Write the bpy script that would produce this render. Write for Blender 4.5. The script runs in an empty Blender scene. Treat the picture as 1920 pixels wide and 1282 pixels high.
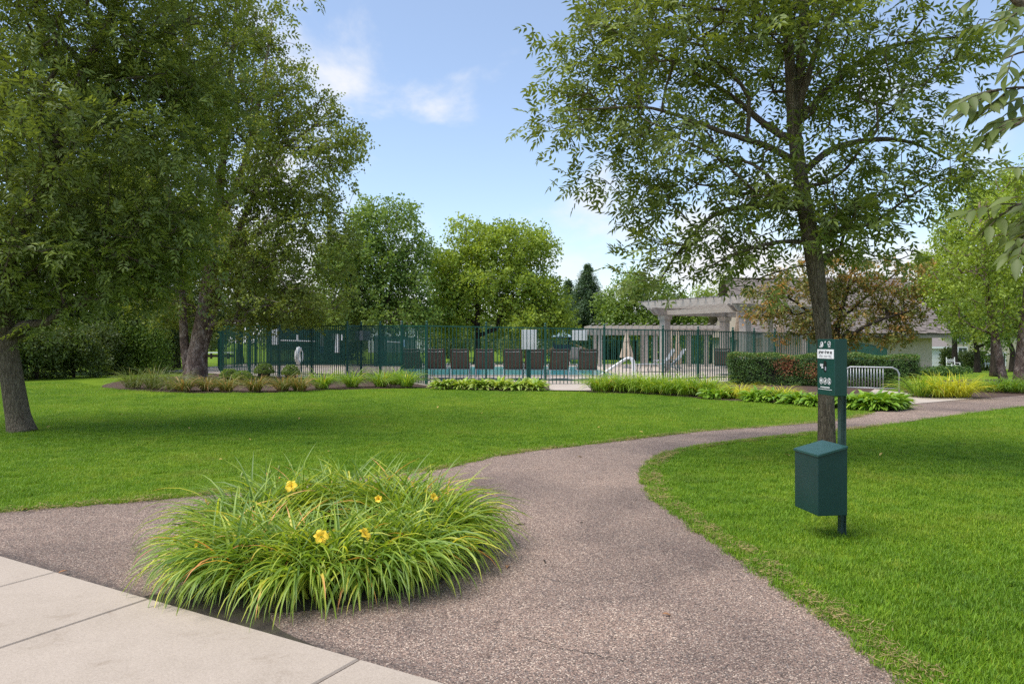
import bpy, math, random
import numpy as np
from mathutils import Vector, Matrix

random.seed(7)
rng = np.random.default_rng(11)
R = math.radians
SC = bpy.context.scene
COL = SC.collection

# ------------------------------------------------------------------ camera
CAM_H, FPX, HOR = 1.4, 1350.0, 641.0
cam_d = bpy.data.cameras.new('camera')
cam = bpy.data.objects.new('camera', cam_d)
COL.objects.link(cam)
cam.location = (0, 0, CAM_H)
cam.rotation_euler = (R(90), 0, 0)
cam_d.sensor_width = 36.0
cam_d.lens = FPX / 1920 * 36.0
cam_d.clip_start = 0.05
cam_d.clip_end = 2000
SC.camera = cam

# ------------------------------------------------------------------ sky, sun, exposure
SUN_AZ, SUN_EL = -112.0, 62.0          # degrees from +Y towards +X; elevation
world = bpy.data.worlds.new('World')
SC.world = world
world.use_nodes = True
wn, wl = world.node_tree.nodes, world.node_tree.links
wn.clear()
w_out = wn.new('ShaderNodeOutputWorld')
sky = wn.new('ShaderNodeTexSky')
sky.sky_type = 'NISHITA'
sky.sun_disc = False
sky.sun_elevation = R(SUN_EL)
sky.sun_rotation = R(SUN_AZ)
sky.air_density = 1.0
sky.dust_density = 0.6
sky.ozone_density = 2.0
bg_sky = wn.new('ShaderNodeBackground')
bg_sky.inputs['Strength'].default_value = 0.078
wl.new(sky.outputs[0], bg_sky.inputs['Color'])
bg_cl = wn.new('ShaderNodeBackground')
bg_cl.inputs['Color'].default_value = (0.96, 0.97, 1.0, 1)
bg_cl.inputs['Strength'].default_value = 0.345
tc = wn.new('ShaderNodeTexCoord')
mp = wn.new('ShaderNodeMapping')
mp.inputs['Scale'].default_value = (1.0, 1.0, 1.7)
mp.inputs['Location'].default_value = (3.849, -5.200, 1.990)
mp.inputs['Rotation'].default_value = (0, 0, R(-6.0))
wl.new(tc.outputs['Generated'], mp.inputs['Vector'])
nz = wn.new('ShaderNodeTexNoise')
nz.inputs['Scale'].default_value = 3.4
nz.inputs['Detail'].default_value = 9
nz.inputs['Roughness'].default_value = 0.56
nz.inputs['Distortion'].default_value = 0.25
wl.new(mp.outputs[0], nz.inputs['Vector'])
sx = wn.new('ShaderNodeSeparateXYZ')
wl.new(tc.outputs['Generated'], sx.inputs[0])
hz = wn.new('ShaderNodeMapRange')          # more cloud towards the horizon, as in any broken sky
hz.inputs['From Min'].default_value = 0.0
hz.inputs['From Max'].default_value = 0.28
hz.inputs['To Min'].default_value = 0.30
hz.inputs['To Max'].default_value = 0.0
wl.new(sx.outputs['Z'], hz.inputs['Value'])
ad = wn.new('ShaderNodeMath'); ad.operation = 'ADD'
wl.new(nz.outputs['Fac'], ad.inputs[0]); wl.new(hz.outputs[0], ad.inputs[1])
rp = wn.new('ShaderNodeMapRange')
rp.interpolation_type = 'SMOOTHSTEP'
rp.inputs['From Min'].default_value = 0.56
rp.inputs['To Min'].default_value = 0.13
rp.inputs['From Max'].default_value = 0.76
wl.new(ad.outputs[0], rp.inputs['Value'])
mx = wn.new('ShaderNodeMixShader')
wl.new(rp.outputs[0], mx.inputs[0])
wl.new(bg_sky.outputs[0], mx.inputs[1]); wl.new(bg_cl.outputs[0], mx.inputs[2])
wl.new(mx.outputs[0], w_out.inputs['Surface'])

sun_d = bpy.data.lights.new('sun', 'SUN')
sun_d.energy = 1.6
sun_d.angle = R(42)
sun_d.color = (1.0, 0.95, 0.87)
sun = bpy.data.objects.new('sun', sun_d)
COL.objects.link(sun)
_d = Vector((math.sin(R(SUN_AZ)) * math.cos(R(SUN_EL)), math.cos(R(SUN_AZ)) * math.cos(R(SUN_EL)), math.sin(R(SUN_EL))))
sun.rotation_euler = _d.to_track_quat('Z', 'Y').to_euler()
sun.location = (0, 0, 40)

SC.view_settings.view_transform = 'Standard'
SC.view_settings.look = 'None'
SC.view_settings.exposure = 1.55
SC.view_settings.gamma = 1.0
SC.render.engine = 'CYCLES'
cy = SC.cycles
cy.max_bounces = 9; cy.diffuse_bounces = 5; cy.glossy_bounces = 2; cy.transmission_bounces = 4
cy.transparent_max_bounces = 8
cy.caustics_reflective = False; cy.caustics_refractive = False
cy.use_denoising = False

# ------------------------------------------------------------------ helpers
def sm(a, b, x):
    t = min(1.0, max(0.0, (x - a) / (b - a)))
    return t * t * (3 - 2 * t)
def terrain(x, y):
    return -sm(9, 18, x) * min(2.2, 0.031 * max(0.0, y - 27.0))
def W(px, py, Y):
    return Vector(((px - 960) / FPX * Y, Y, CAM_H - (py - HOR) / FPX * Y))
def G(px, py):
    Y = CAM_H * FPX / (py - HOR)
    return Vector(((px - 960) / FPX * Y, Y, 0))
def catmull(pts, n=6, closed=False):
    pts = [np.array(p, float) for p in pts]
    out = []
    m = len(pts)
    for i in range(m if closed else m - 1):
        p0 = pts[(i - 1) % m] if (closed or i > 0) else pts[0]
        p1, p2 = pts[i], pts[(i + 1) % m]
        p3 = pts[(i + 2) % m] if (closed or i + 2 < m) else pts[-1]
        for k in range(n):
            t = k / n
            out.append(0.5 * (2 * p1 + (p2 - p0) * t + (2 * p0 - 5 * p1 + 4 * p2 - p3) * t * t + (3 * p1 - p0 - 3 * p2 + p3) * t ** 3))
    if not closed:
        out.append(pts[-1])
    return np.array(out)

def nmesh(name, V, F, mat=None, attrs=None, smooth=False):
    V = np.ascontiguousarray(V, dtype=np.float32); F = np.ascontiguousarray(F, dtype=np.int32)
    me = bpy.data.meshes.new(name)
    me.vertices.add(len(V)); me.vertices.foreach_set('co', V.ravel())
    k = F.shape[1]
    me.loops.add(F.size); me.loops.foreach_set('vertex_index', F.ravel())
    me.polygons.add(len(F)); me.polygons.foreach_set('loop_start', np.arange(0, F.size, k, dtype=np.int32))
    if smooth:
        me.polygons.foreach_set('use_smooth', np.ones(len(F), dtype=bool))
    if attrs:
        for an, av in attrs.items():
            a = me.attributes.new(an, 'FLOAT', 'POINT'); a.data.foreach_set('value', np.ascontiguousarray(av, dtype=np.float32))
    me.update(calc_edges=True)
    if mat: me.materials.append(mat)
    return me
def link(name, me, parent=None, loc=None):
    o = bpy.data.objects.new(name, me)
    COL.objects.link(o)
    if parent is not None: o.parent = parent
    if loc is not None: o.location = loc
    return o
def tag(o, label=None, cat=None, group=None, kind=None):
    if label: o['label'] = label
    if cat: o['category'] = cat
    if group: o['group'] = group
    if kind: o['kind'] = kind
    return o
def thing(name, label, cat, loc=(0, 0, 0), rz=0, group=None):
    o = bpy.data.objects.new(name, None); COL.objects.link(o)
    o.location = loc; o.rotation_euler = (0, 0, rz); o.empty_display_size = 0.1
    return tag(o, label, cat, group)
def copy_tree(o, parent=None):
    c = o.copy(); COL.objects.link(c); c.parent = parent
    for ch in list(o.children): copy_tree(ch, c)
    return c

class MB:
    """collects boxes, tubes, prisms and lathes into one mesh"""
    def __init__(s): s.v = []; s.f = []
    def add(s, vs, fs):
        b = len(s.v); s.v += [tuple(map(float, v)) for v in vs]; s.f += [tuple(i + b for i in f) for f in fs]; return s
    def box(s, c, d, M=None, taper=1.0):
        x, y, z = d[0] / 2, d[1] / 2, d[2] / 2
        vs = [(-x, -y, -z), (x, -y, -z), (x, y, -z), (-x, y, -z), (-x * taper, -y * taper, z), (x * taper, -y * taper, z), (x * taper, y * taper, z), (-x * taper, y * taper, z)]
        vs = [Vector(v) for v in vs]
        if M is not None: vs = [M @ v for v in vs]
        vs = [v + Vector(c) for v in vs]
        return s.add(vs, [(0, 3, 2, 1), (4, 5, 6, 7), (0, 1, 5, 4), (1, 2, 6, 5), (2, 3, 7, 6), (3, 0, 4, 7)])
    def beam(s, a, b, w, h, up=(0, 0, 1)):
        a, b = Vector(a), Vector(b); d = (b - a); L = d.length; d.normalize()
        sd = d.cross(Vector(up)).normalized(); u = sd.cross(d)
        M = Matrix((d, sd, u)).transposed()
        return s.box((a + b) / 2, (L, w, h), M)
    def tube(s, pts, r, k=8, cap=True):
        pts = [Vector(p) for p in pts]; n = len(pts)
        rs = r if hasattr(r, '__len__') else [r] * n
        vs = []; fs = []; ref = None
        for i, p in enumerate(pts):
            t = (pts[min(i + 1, n - 1)] - pts[max(i - 1, 0)]).normalized()
            if ref is None:
                ref = t.cross(Vector((0, 0, 1)) if abs(t.z) < 0.9 else Vector((1, 0, 0))).normalized()
            else:
                ref = (ref - t * ref.dot(t)).normalized()
            b = t.cross(ref)
            for j in range(k):
                a = 2 * math.pi * j / k
                vs.append(p + (ref * math.cos(a) + b * math.sin(a)) * rs[i])
        for i in range(n - 1):
            for j in range(k):
                fs.append((i * k + j, i * k + (j + 1) % k, (i + 1) * k + (j + 1) % k, (i + 1) * k + j))
        if cap:
            fs.append(tuple(range(k - 1, -1, -1))); fs.append(tuple((n - 1) * k + j for j in range(k)))
        return s.add(vs, fs)
    def prism(s, poly, a, b, M=None):
        """poly: 2D outline in (x,z); extruded along y from a to b"""
        n = len(poly)
        vs = [Vector((p[0], a, p[1])) for p in poly] + [Vector((p[0], b, p[1])) for p in poly]
        if M is not None: vs = [M @ v for v in vs]
        fs = [tuple(range(n)), tuple(range(2 * n - 1, n - 1, -1))] + [(i, i + n, (i + 1) % n + n, (i + 1) % n) for i in range(n)]
        return s.add(vs, fs)
    def lathe(s, prof, c=(0, 0, 0), k=16):
        vs = []; fs = []; n = len(prof)
        for r, z in prof:
            for j in range(k):
                a = 2 * math.pi * j / k; vs.append((c[0] + r * math.cos(a), c[1] + r * math.sin(a), c[2] + z))
        for i in range(n - 1):
            for j in range(k): fs.append((i * k + j, i * k + (j + 1) % k, (i + 1) * k + (j + 1) % k, (i + 1) * k + j))
        fs.append(tuple(range(k - 1, -1, -1))); fs.append(tuple((n - 1) * k + j for j in range(k)))
        return s.add(vs, fs)
    def mesh(s, name, mat, off=(0, 0, 0), smooth=False):
        me = bpy.data.meshes.new(name)
        me.from_pydata([(v[0] - off[0], v[1] - off[1], v[2] - off[2]) for v in s.v], [], s.f)
        if mat: me.materials.append(mat)
        if smooth:
            me.polygons.foreach_set('use_smooth', [True] * len(me.polygons))
        me.update(); return me
    def build(s, name, mat, parent=None, smooth=False, local=False, bevel=0):
        """vertices are world coordinates unless local; a parent thing stands unrotated at its location"""
        off = (0, 0, 0)
        if parent is not None and not local:
            p = parent; off = Vector((0, 0, 0))
            while p is not None: off = off + p.location; p = p.parent
        o = link(name, s.mesh(name, mat, off, smooth), parent)
        if bevel:
            md = o.modifiers.new('bevel', 'BEVEL'); md.width = bevel; md.segments = 2; md.limit_method = 'ANGLE'
        return o

# ------------------------------------------------------------------ materials
def newmat(name):
    m = bpy.data.materials.new(name); m.use_nodes = True
    nt = m.node_tree; nt.nodes.clear()
    out = nt.nodes.new('ShaderNodeOutputMaterial')
    return m, nt, out
def ramp(nt, stops, interp='LINEAR'):
    r = nt.nodes.new('ShaderNodeValToRGB'); r.color_ramp.interpolation = interp
    e = r.color_ramp.elements
    while len(e) > len(stops): e.remove(e[-1])
    while len(e) < len(stops): e.new(0.5)
    for i, (p, c) in enumerate(stops):
        e[i].position = p; e[i].color = (c[0], c[1], c[2], 1)
    return r
def noise(nt, scale, detail=4, rough=0.55, vec=None, dist=0):
    n = nt.nodes.new('ShaderNodeTexNoise')
    n.inputs['Scale'].default_value = scale; n.inputs['Detail'].default_value = detail
    n.inputs['Roughness'].default_value = rough; n.inputs['Distortion'].default_value = dist
    if vec is not None: nt.links.new(vec, n.inputs['Vector'])
    return n
def mixc(nt, fac, a, b, mode='MIX'):
    m = nt.nodes.new('ShaderNodeMix'); m.data_type = 'RGBA'; m.blend_type = mode
    for s, v in ((m.inputs[0], fac), (m.inputs[6], a), (m.inputs[7], b)):
        if hasattr(v, 'is_linked') or isinstance(v, bpy.types.NodeSocket): nt.links.new(v, s)
        elif isinstance(v, (int, float)): s.default_value = v
        else: s.default_value = (v[0], v[1], v[2], 1)
    return m.outputs[2]
def geo_pos(nt):
    return nt.nodes.new('ShaderNodeNewGeometry').outputs['Position']
def obj_pos(nt):
    return nt.nodes.new('ShaderNodeTexCoord').outputs['Object']
def surf(name, c1, c2, scale=6, rough=0.7, bump=0.0, bscale=60, metal=0.0, spec=0.5, stretch=None, c3=None, coat=0.0):
    """two or three tones mottled by noise, with a fine bump"""
    m, nt, out = newmat(name)
    b = nt.nodes.new('ShaderNodeBsdfPrincipled')
    vec = geo_pos(nt)
    if stretch:
        mpn = nt.nodes.new('ShaderNodeMapping'); mpn.inputs['Scale'].default_value = stretch
        nt.links.new(vec, mpn.inputs['Vector']); vec = mpn.outputs[0]
    n = noise(nt, scale, 6, 0.6, vec)
    st = [(0.3, c1), (0.7, c2)] if c3 is None else [(0.28, c1), (0.5, c2), (0.74, c3)]
    r = ramp(nt, st); nt.links.new(n.outputs['Fac'], r.inputs[0])
    nt.links.new(r.outputs[0], b.inputs['Base Color'])
    b.inputs['Roughness'].default_value = rough; b.inputs['Metallic'].default_value = metal
    b.inputs['Specular IOR Level'].default_value = spec
    if coat: b.inputs['Coat Weight'].default_value = coat
    if bump:
        n2 = noise(nt, bscale, 5, 0.65, vec)
        bp = nt.nodes.new('ShaderNodeBump'); bp.inputs['Strength'].default_value = bump; bp.inputs['Distance'].default_value = 0.02
        nt.links.new(n2.outputs['Fac'], bp.inputs['Height']); nt.links.new(bp.outputs[0], b.inputs['Normal'])
    nt.links.new(b.outputs[0], out.inputs['Surface'])
    return m
LK = 2.5
def leafmat(name, stops, rough=0.42, trans=0.3, tcol=(1.25, 1.15, 0.5), spec=0.5, patch=0.0, pscale=0.8, pcol=(1, 1, 1)):
    """leaf: colour from the per-leaf attribute 'tint', part of the light passes through"""
    m, nt, out = newmat(name)
    at = nt.nodes.new('ShaderNodeAttribute'); at.attribute_name = 'tint'
    r = ramp(nt, [(p_, tuple(min(0.8, v_ * LK) for v_ in c_)) for p_, c_ in stops]); nt.links.new(at.outputs['Fac'], r.inputs[0])
    col = r.outputs[0]
    if patch:
        n = noise(nt, pscale, 3, 0.5, geo_pos(nt))
        mr = nt.nodes.new('ShaderNodeMapRange'); mr.inputs[1].default_value = 0.4; mr.inputs[2].default_value = 0.65; mr.inputs[4].default_value = patch
        nt.links.new(n.outputs['Fac'], mr.inputs[0])
        col = mixc(nt, mr.outputs[0], col, pcol, 'MULTIPLY')
    b = nt.nodes.new('ShaderNodeBsdfPrincipled')
    nt.links.new(col, b.inputs['Base Color']); b.inputs['Roughness'].default_value = rough
    b.inputs['Specular IOR Level'].default_value = spec
    t = nt.nodes.new('ShaderNodeBsdfTranslucent')
    nt.links.new(mixc(nt, 1.0, col, tcol, 'MULTIPLY'), t.inputs['Color'])
    mxs = nt.nodes.new('ShaderNodeMixShader'); mxs.inputs[0].default_value = min(0.45, trans + 0.10)
    nt.links.new(b.outputs[0], mxs.inputs[1]); nt.links.new(t.outputs[0], mxs.inputs[2])
    nt.links.new(mxs.outputs[0], out.inputs['Surface'])
    return m
def bark(name, c1, c2, c3, scale=14, stretch=(1, 1, 0.22), bump=0.9):
    m, nt, out = newmat(name)
    b = nt.nodes.new('ShaderNodeBsdfPrincipled'); b.inputs['Roughness'].default_value = 0.9
    b.inputs['Specular IOR Level'].default_value = 0.2
    mpn = nt.nodes.new('ShaderNodeMapping'); mpn.inputs['Scale'].default_value = stretch
    nt.links.new(geo_pos(nt), mpn.inputs['Vector'])
    n = noise(nt, scale, 8, 0.68, mpn.outputs[0], 0.6)
    v = nt.nodes.new('ShaderNodeTexVoronoi'); v.feature = 'DISTANCE_TO_EDGE'; v.inputs['Scale'].default_value = scale * 1.6
    nt.links.new(mpn.outputs[0], v.inputs['Vector'])
    r = ramp(nt, [(0.3, c1), (0.5, c2), (0.7, c3)]); nt.links.new(n.outputs['Fac'], r.inputs[0])
    r2 = ramp(nt, [(0.0, (0.35, 0.35, 0.35)), (0.12, (1, 1, 1))]); nt.links.new(v.outputs['Distance'], r2.inputs[0])
    nt.links.new(mixc(nt, 0.8, r.outputs[0], r2.outputs[0], 'MULTIPLY'), b.inputs['Base Color'])
    ma = nt.nodes.new('ShaderNodeMath'); ma.operation = 'ADD'
    nt.links.new(n.outputs['Fac'], ma.inputs[0]); nt.links.new(v.outputs['Distance'], ma.inputs[1])
    bp = nt.nodes.new('ShaderNodeBump'); bp.inputs['Strength'].default_value = bump; bp.inputs['Distance'].default_value = 0.03
    nt.links.new(ma.outputs[0], bp.inputs['Height']); nt.links.new(bp.outputs[0], b.inputs['Normal'])
    nt.links.new(b.outputs[0], out.inputs['Surface'])
    return m

def ground_mat():
    m, nt, out = newmat('lawn_turf')
    b = nt.nodes.new('ShaderNodeBsdfPrincipled'); b.inputs['Roughness'].default_value = 0.95; b.inputs['Specular IOR Level'].default_value = 0.1
    p = geo_pos(nt)
    n1 = noise(nt, 0.45, 4, 0.6, p); n2 = noise(nt, 40, 5, 0.7, p)
    r = ramp(nt, [(0.32, (0.105, 0.195, 0.013)), (0.55, (0.155, 0.255, 0.017)), (0.75, (0.21, 0.30, 0.024))]); nt.links.new(n1.outputs['Fac'], r.inputs[0])
    r2 = ramp(nt, [(0.3, (0.45, 0.45, 0.4)), (0.7, (1.25, 1.2, 1.1))]); nt.links.new(n2.outputs['Fac'], r2.inputs[0])
    nt.links.new(mixc(nt, 1.0, r.outputs[0], r2.outputs[0], 'MULTIPLY'), b.inputs['Base Color'])
    bp = nt.nodes.new('ShaderNodeBump'); bp.inputs['Strength'].default_value = 0.8; bp.inputs['Distance'].default_value = 0.03
    nt.links.new(n2.outputs['Fac'], bp.inputs['Height']); nt.links.new(bp.outputs[0], b.inputs['Normal'])
    nt.links.new(b.outputs[0], out.inputs['Surface'])
    return m
def grass_mat():
    m, nt, out = newmat('grass_blades')
    p = geo_pos(nt)
    at = nt.nodes.new('ShaderNodeAttribute'); at.attribute_name = 'tint'
    n1 = noise(nt, 0.42, 4, 0.6, p); n3 = noise(nt, 3.1, 3, 0.6, p)
    ma = nt.nodes.new('ShaderNodeMath'); ma.operation = 'MULTIPLY_ADD'; ma.inputs[1].default_value = 0.45
    nt.links.new(n3.outputs['Fac'], ma.inputs[0]); 
    mb = nt.nodes.new('ShaderNodeMath'); mb.operation = 'MULTIPLY'; mb.inputs[1].default_value = 0.75
    nt.links.new(n1.outputs['Fac'], mb.inputs[0]); nt.links.new(mb.outputs[0], ma.inputs[2])
    r = ramp(nt, [(0.42, (0.120, 0.245, 0.013)), (0.60, (0.195, 0.345, 0.017)), (0.78, (0.300, 0.415, 0.030))]); nt.links.new(ma.outputs[0], r.inputs[0])
    r2 = ramp(nt, [(0.0, (0.6, 0.68, 0.6)), (0.6, (1.0, 1.0, 1.0)), (0.93, (1.3, 1.2, 1.1)), (0.97, (2.2, 1.35, 2.4))]); nt.links.new(at.outputs['Fac'], r2.inputs[0])
    col = mixc(nt, 1.0, r.outputs[0], r2.outputs[0], 'MULTIPLY')
    n8 = noise(nt, 1.7, 5, 0.65, p, 0.5); mr8 = nt.nodes.new('ShaderNodeMapRange'); mr8.inputs[1].default_value = 0.56; mr8.inputs[2].default_value = 0.74; mr8.inputs[4].default_value = 0.55
    nt.links.new(n8.outputs['Fac'], mr8.inputs[0]); col = mixc(nt, mr8.outputs[0], col, (0.27, 0.29, 0.055))
    b = nt.nodes.new('ShaderNodeBsdfPrincipled'); nt.links.new(col, b.inputs['Base Color']); b.inputs['Roughness'].default_value = 0.5
    b.inputs['Specular IOR Level'].default_value = 0.3
    t = nt.nodes.new('ShaderNodeBsdfTranslucent'); nt.links.new(col, t.inputs['Color'])
    mxs = nt.nodes.new('ShaderNodeMixShader'); mxs.inputs[0].default_value = 0.35
    nt.links.new(b.outputs[0], mxs.inputs[1]); nt.links.new(t.outputs[0], mxs.inputs[2]); nt.links.new(mxs.outputs[0], out.inputs['Surface'])
    return m
def asphalt_mat():
    """worn asphalt: pink, tan, grey and cream stones in a darker binder"""
    m, nt, out = newmat('worn_asphalt')
    b = nt.nodes.new('ShaderNodeBsdfPrincipled'); b.inputs['Roughness'].default_value = 0.85; b.inputs['Specular IOR Level'].default_value = 0.3
    p = geo_pos(nt)
    v = nt.nodes.new('ShaderNodeTexVoronoi'); v.inputs['Scale'].default_value = 185; nt.links.new(p, v.inputs['Vector'])
    v.inputs['Randomness'].default_value = 1.0
    ve = nt.nodes.new('ShaderNodeTexVoronoi'); ve.feature = 'DISTANCE_TO_EDGE'; ve.inputs['Scale'].default_value = 185; nt.links.new(p, ve.inputs['Vector'])
    sep = nt.nodes.new('ShaderNodeSeparateColor'); nt.links.new(v.outputs['Color'], sep.inputs[0])
    st = ramp(nt, [(0.0, (0.100, 0.078, 0.066)), (0.20, (0.205, 0.155, 0.130)), (0.42, (0.315, 0.220, 0.176)), (0.64, (0.40, 0.295, 0.234)), (0.82, (0.25, 0.215, 0.197)), (0.91, (0.68, 0.56, 0.45))], 'CONSTANT')
    nt.links.new(sep.outputs[0], st.inputs[0])
    ed = ramp(nt, [(0.02, (0.50, 0.48, 0.46)), (0.12, (1, 1, 1))]); nt.links.new(ve.outputs['Distance'], ed.inputs[0])
    c = mixc(nt, 1.0, st.outputs[0], ed.outputs[0], 'MULTIPLY')
    n1 = noise(nt, 0.8, 5, 0.62, p, 0.4)
    big = ramp(nt, [(0.30, (0.70, 0.69, 0.70)), (0.5, (1.0, 0.985, 0.97)), (0.72, (1.22, 1.18, 1.13))]); nt.links.new(n1.outputs['Fac'], big.inputs[0])
    c = mixc(nt, 1.0, c, big.outputs[0], 'MULTIPLY')
    n4 = noise(nt, 5.5, 4, 0.6, p); st2 = ramp(nt, [(0.27, (0.55, 0.53, 0.53)), (0.40, (1, 1, 1))]); nt.links.new(n4.outputs['Fac'], st2.inputs[0])
    c = mixc(nt, 0.75, c, st2.outputs[0], 'MULTIPLY')
    n6 = noise(nt, 0.23, 3, 0.5, p, 1.2); r6 = ramp(nt, [(0.42, (0.80, 0.79, 0.79)), (0.5, (1.02, 1.0, 0.99)), (0.62, (1.10, 1.08, 1.05))]); nt.links.new(n6.outputs['Fac'], r6.inputs[0])
    c = mixc(nt, 1.0, c, r6.outputs[0], 'MULTIPLY')
    at = nt.nodes.new('ShaderNodeAttribute'); at.attribute_name = 'rim'
    n5 = noise(nt, 14, 4, 0.7, p)
    rm = nt.nodes.new('ShaderNodeMath'); rm.operation = 'MULTIPLY'; nt.links.new(at.outputs['Fac'], rm.inputs[0])
    r5 = ramp(nt, [(0.35, (0.35,) * 3), (0.6, (1,) * 3)]); nt.links.new(n5.outputs['Fac'], r5.inputs[0]); nt.links.new(r5.outputs[0], rm.inputs[1])
    c = mixc(nt, rm.outputs[0], c, (0.045, 0.040, 0.038))
    nt.links.new(c, b.inputs['Base Color'])
    bp = nt.nodes.new('ShaderNodeBump'); bp.inputs['Strength'].default_value = 0.7; bp.inputs['Distance'].default_value = 0.004
    nt.links.new(ve.outputs['Distance'], bp.inputs['Height']); nt.links.new(bp.outputs[0], b.inputs['Normal'])
    nt.links.new(b.outputs[0], out.inputs['Surface'])
    return m
def concrete_mat(name, c1, c2):
    m, nt, out = newmat(name)
    b = nt.nodes.new('ShaderNodeBsdfPrincipled'); b.inputs['Roughness'].default_value = 0.85; b.inputs['Specular IOR Level'].default_value = 0.25
    p = geo_pos(nt)
    n1 = noise(nt, 1.6, 6, 0.65, p, 0.3); n2 = noise(nt, 130, 4, 0.7, p); n3 = noise(nt, 320, 2, 0.5, p)
    r = ramp(nt, [(0.3, c1), (0.68, c2)]); nt.links.new(n1.outputs['Fac'], r.inputs[0])
    r2 = ramp(nt, [(0.3, (0.80, 0.79, 0.78)), (0.6, (1.04, 1.04, 1.04))]); nt.links.new(n2.outputs['Fac'], r2.inputs[0])
    r3 = ramp(nt, [(0.30, (0.60, 0.57, 0.54)), (0.42, (1, 1, 1))]); nt.links.new(n3.outputs['Fac'], r3.inputs[0])
    n7 = noise(nt, 4.5, 5, 0.7, p, 0.8); r7 = ramp(nt, [(0.28, (0.80, 0.77, 0.73)), (0.42, (1, 1, 1)), (0.70, (1.05, 1.05, 1.05))]); nt.links.new(n7.outputs['Fac'], r7.inputs[0])
    c = mixc(nt, 1.0, r.outputs[0], r2.outputs[0], 'MULTIPLY'); c = mixc(nt, 0.55, c, r3.outputs[0], 'MULTIPLY'); c = mixc(nt, 0.8, c, r7.outputs[0], 'MULTIPLY')
    nt.links.new(c, b.inputs['Base Color'])
    bp = nt.nodes.new('ShaderNodeBump'); bp.inputs['Strength'].default_value = 0.25; bp.inputs['Distance'].default_value = 0.003
    nt.links.new(n2.outputs['Fac'], bp.inputs['Height']); nt.links.new(bp.outputs[0], b.inputs['Normal'])
    nt.links.new(b.outputs[0], out.inputs['Surface'])
    return m

M = {}
M['turf'] = ground_mat(); M['grass'] = grass_mat(); M['asphalt'] = asphalt_mat()
M['concrete'] = concrete_mat('sidewalk_concrete', (0.395, 0.330, 0.265), (0.445, 0.373, 0.305))
M['deck'] = concrete_mat('deck_concrete', (0.42, 0.35, 0.29), (0.52, 0.45, 0.38))
M['soil'] = surf('mossy_soil', (0.022, 0.016, 0.011), (0.055, 0.043, 0.027), 9, 0.95, 1.0, 60, c3=(0.075, 0.078, 0.026))
M['mulch'] = surf('bark_mulch', (0.030, 0.018, 0.012), (0.085, 0.047, 0.032), 30, 0.95, 1.0, 70, c3=(0.105, 0.064, 0.045))
M['green_paint'] = surf('dark_green_paint', (0.0045, 0.042, 0.034), (0.0065, 0.053, 0.043), 3, 0.42, 0.04, 90)
M['fence_paint'] = surf('fence_green_paint', (0.005, 0.062, 0.044), (0.009, 0.080, 0.058), 2, 0.45)
M['bin_paint'] = surf('bin_green_paint', (0.0058, 0.034, 0.033), (0.0088, 0.043, 0.041), 7, 0.36, 0.05, 160)
M['bin_lid'] = surf('bin_lid_paint', (0.014, 0.058, 0.052), (0.022, 0.074, 0.066), 9, 0.4, 0.08, 120)
M['steel'] = surf('galvanised_steel', (0.30, 0.31, 0.32), (0.42, 0.43, 0.44), 12, 0.45, 0.03, 100, metal=0.6)
M['post_steel'] = surf('green_channel_steel', (0.022, 0.055, 0.045), (0.05, 0.085, 0.072), 10, 0.5, 0.1, 60)
M['white'] = surf('white_sign_face', (0.72, 0.73, 0.74), (0.80, 0.80, 0.80), 4, 0.5)
M['greysign'] = surf('grey_sign_back', (0.32, 0.34, 0.33), (0.38, 0.40, 0.39), 4, 0.5)
M['ink'] = surf('dark_lettering', (0.02, 0.02, 0.025), (0.03, 0.03, 0.03), 4, 0.6)
M['ink_grey'] = surf('grey_lettering', (0.24, 0.24, 0.26), (0.28, 0.28, 0.30), 4, 0.6)
M['slot'] = surf('slot_black', (0.006, 0.006, 0.008), (0.01, 0.01, 0.012), 4, 0.4)
M['bag'] = surf('pale_bag_roll', (0.20, 0.20, 0.26), (0.42, 0.42, 0.48), 60, 0.4)
M['brown_sling'] = surf('brown_sling_fabric', (0.090, 0.068, 0.058), (0.115, 0.089, 0.076), 5, 0.8, 0.2, 300)
M['grey_sling'] = surf('pale_grey_sling_fabric', (0.25, 0.26, 0.28), (0.31, 0.32, 0.34), 5, 0.8)
M['bronze_frame'] = surf('dark_bronze_frame', (0.05, 0.038, 0.032), (0.08, 0.06, 0.05), 8, 0.4, metal=0.2)
M['alu'] = surf('pale_aluminium', (0.34, 0.34, 0.34), (0.44, 0.44, 0.44), 8, 0.35, metal=0.4)
M['water'] = surf('pool_water', (0.075, 0.36, 0.42), (0.12, 0.46, 0.52), 1.4, 0.08, 0.15, 4)
M['screen'] = surf('green_windscreen_fabric', (0.006, 0.052, 0.040), (0.010, 0.072, 0.055), 2, 0.8, 0.2, 200)
M['cedar'] = surf('weathered_grey_cedar', (0.26, 0.225, 0.20), (0.36, 0.32, 0.285), 4, 0.85, 0.3, 40, stretch=(1, 1, 6), c3=(0.43, 0.385, 0.345))
M['tan_canvas'] = surf('tan_canvas', (0.42, 0.33, 0.25), (0.52, 0.42, 0.33), 5, 0.85, 0.2, 80)
M['pole_wood'] = surf('umbrella_pole_wood', (0.20, 0.13, 0.08), (0.27, 0.18, 0.11), 9, 0.6)
M['stucco'] = surf('beige_stucco', (0.43, 0.365, 0.285), (0.48, 0.41, 0.325), 2.5, 0.9, 0.4, 50)
M['shingle'] = surf('weathered_cedar_shingle', (0.095, 0.077, 0.068), (0.185, 0.155, 0.138), 3.9, 0.9, 0.5, 30, c3=(0.285, 0.245, 0.22))
M['trim'] = surf('taupe_trim', (0.20, 0.175, 0.15), (0.24, 0.21, 0.185), 3, 0.7)
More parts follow.
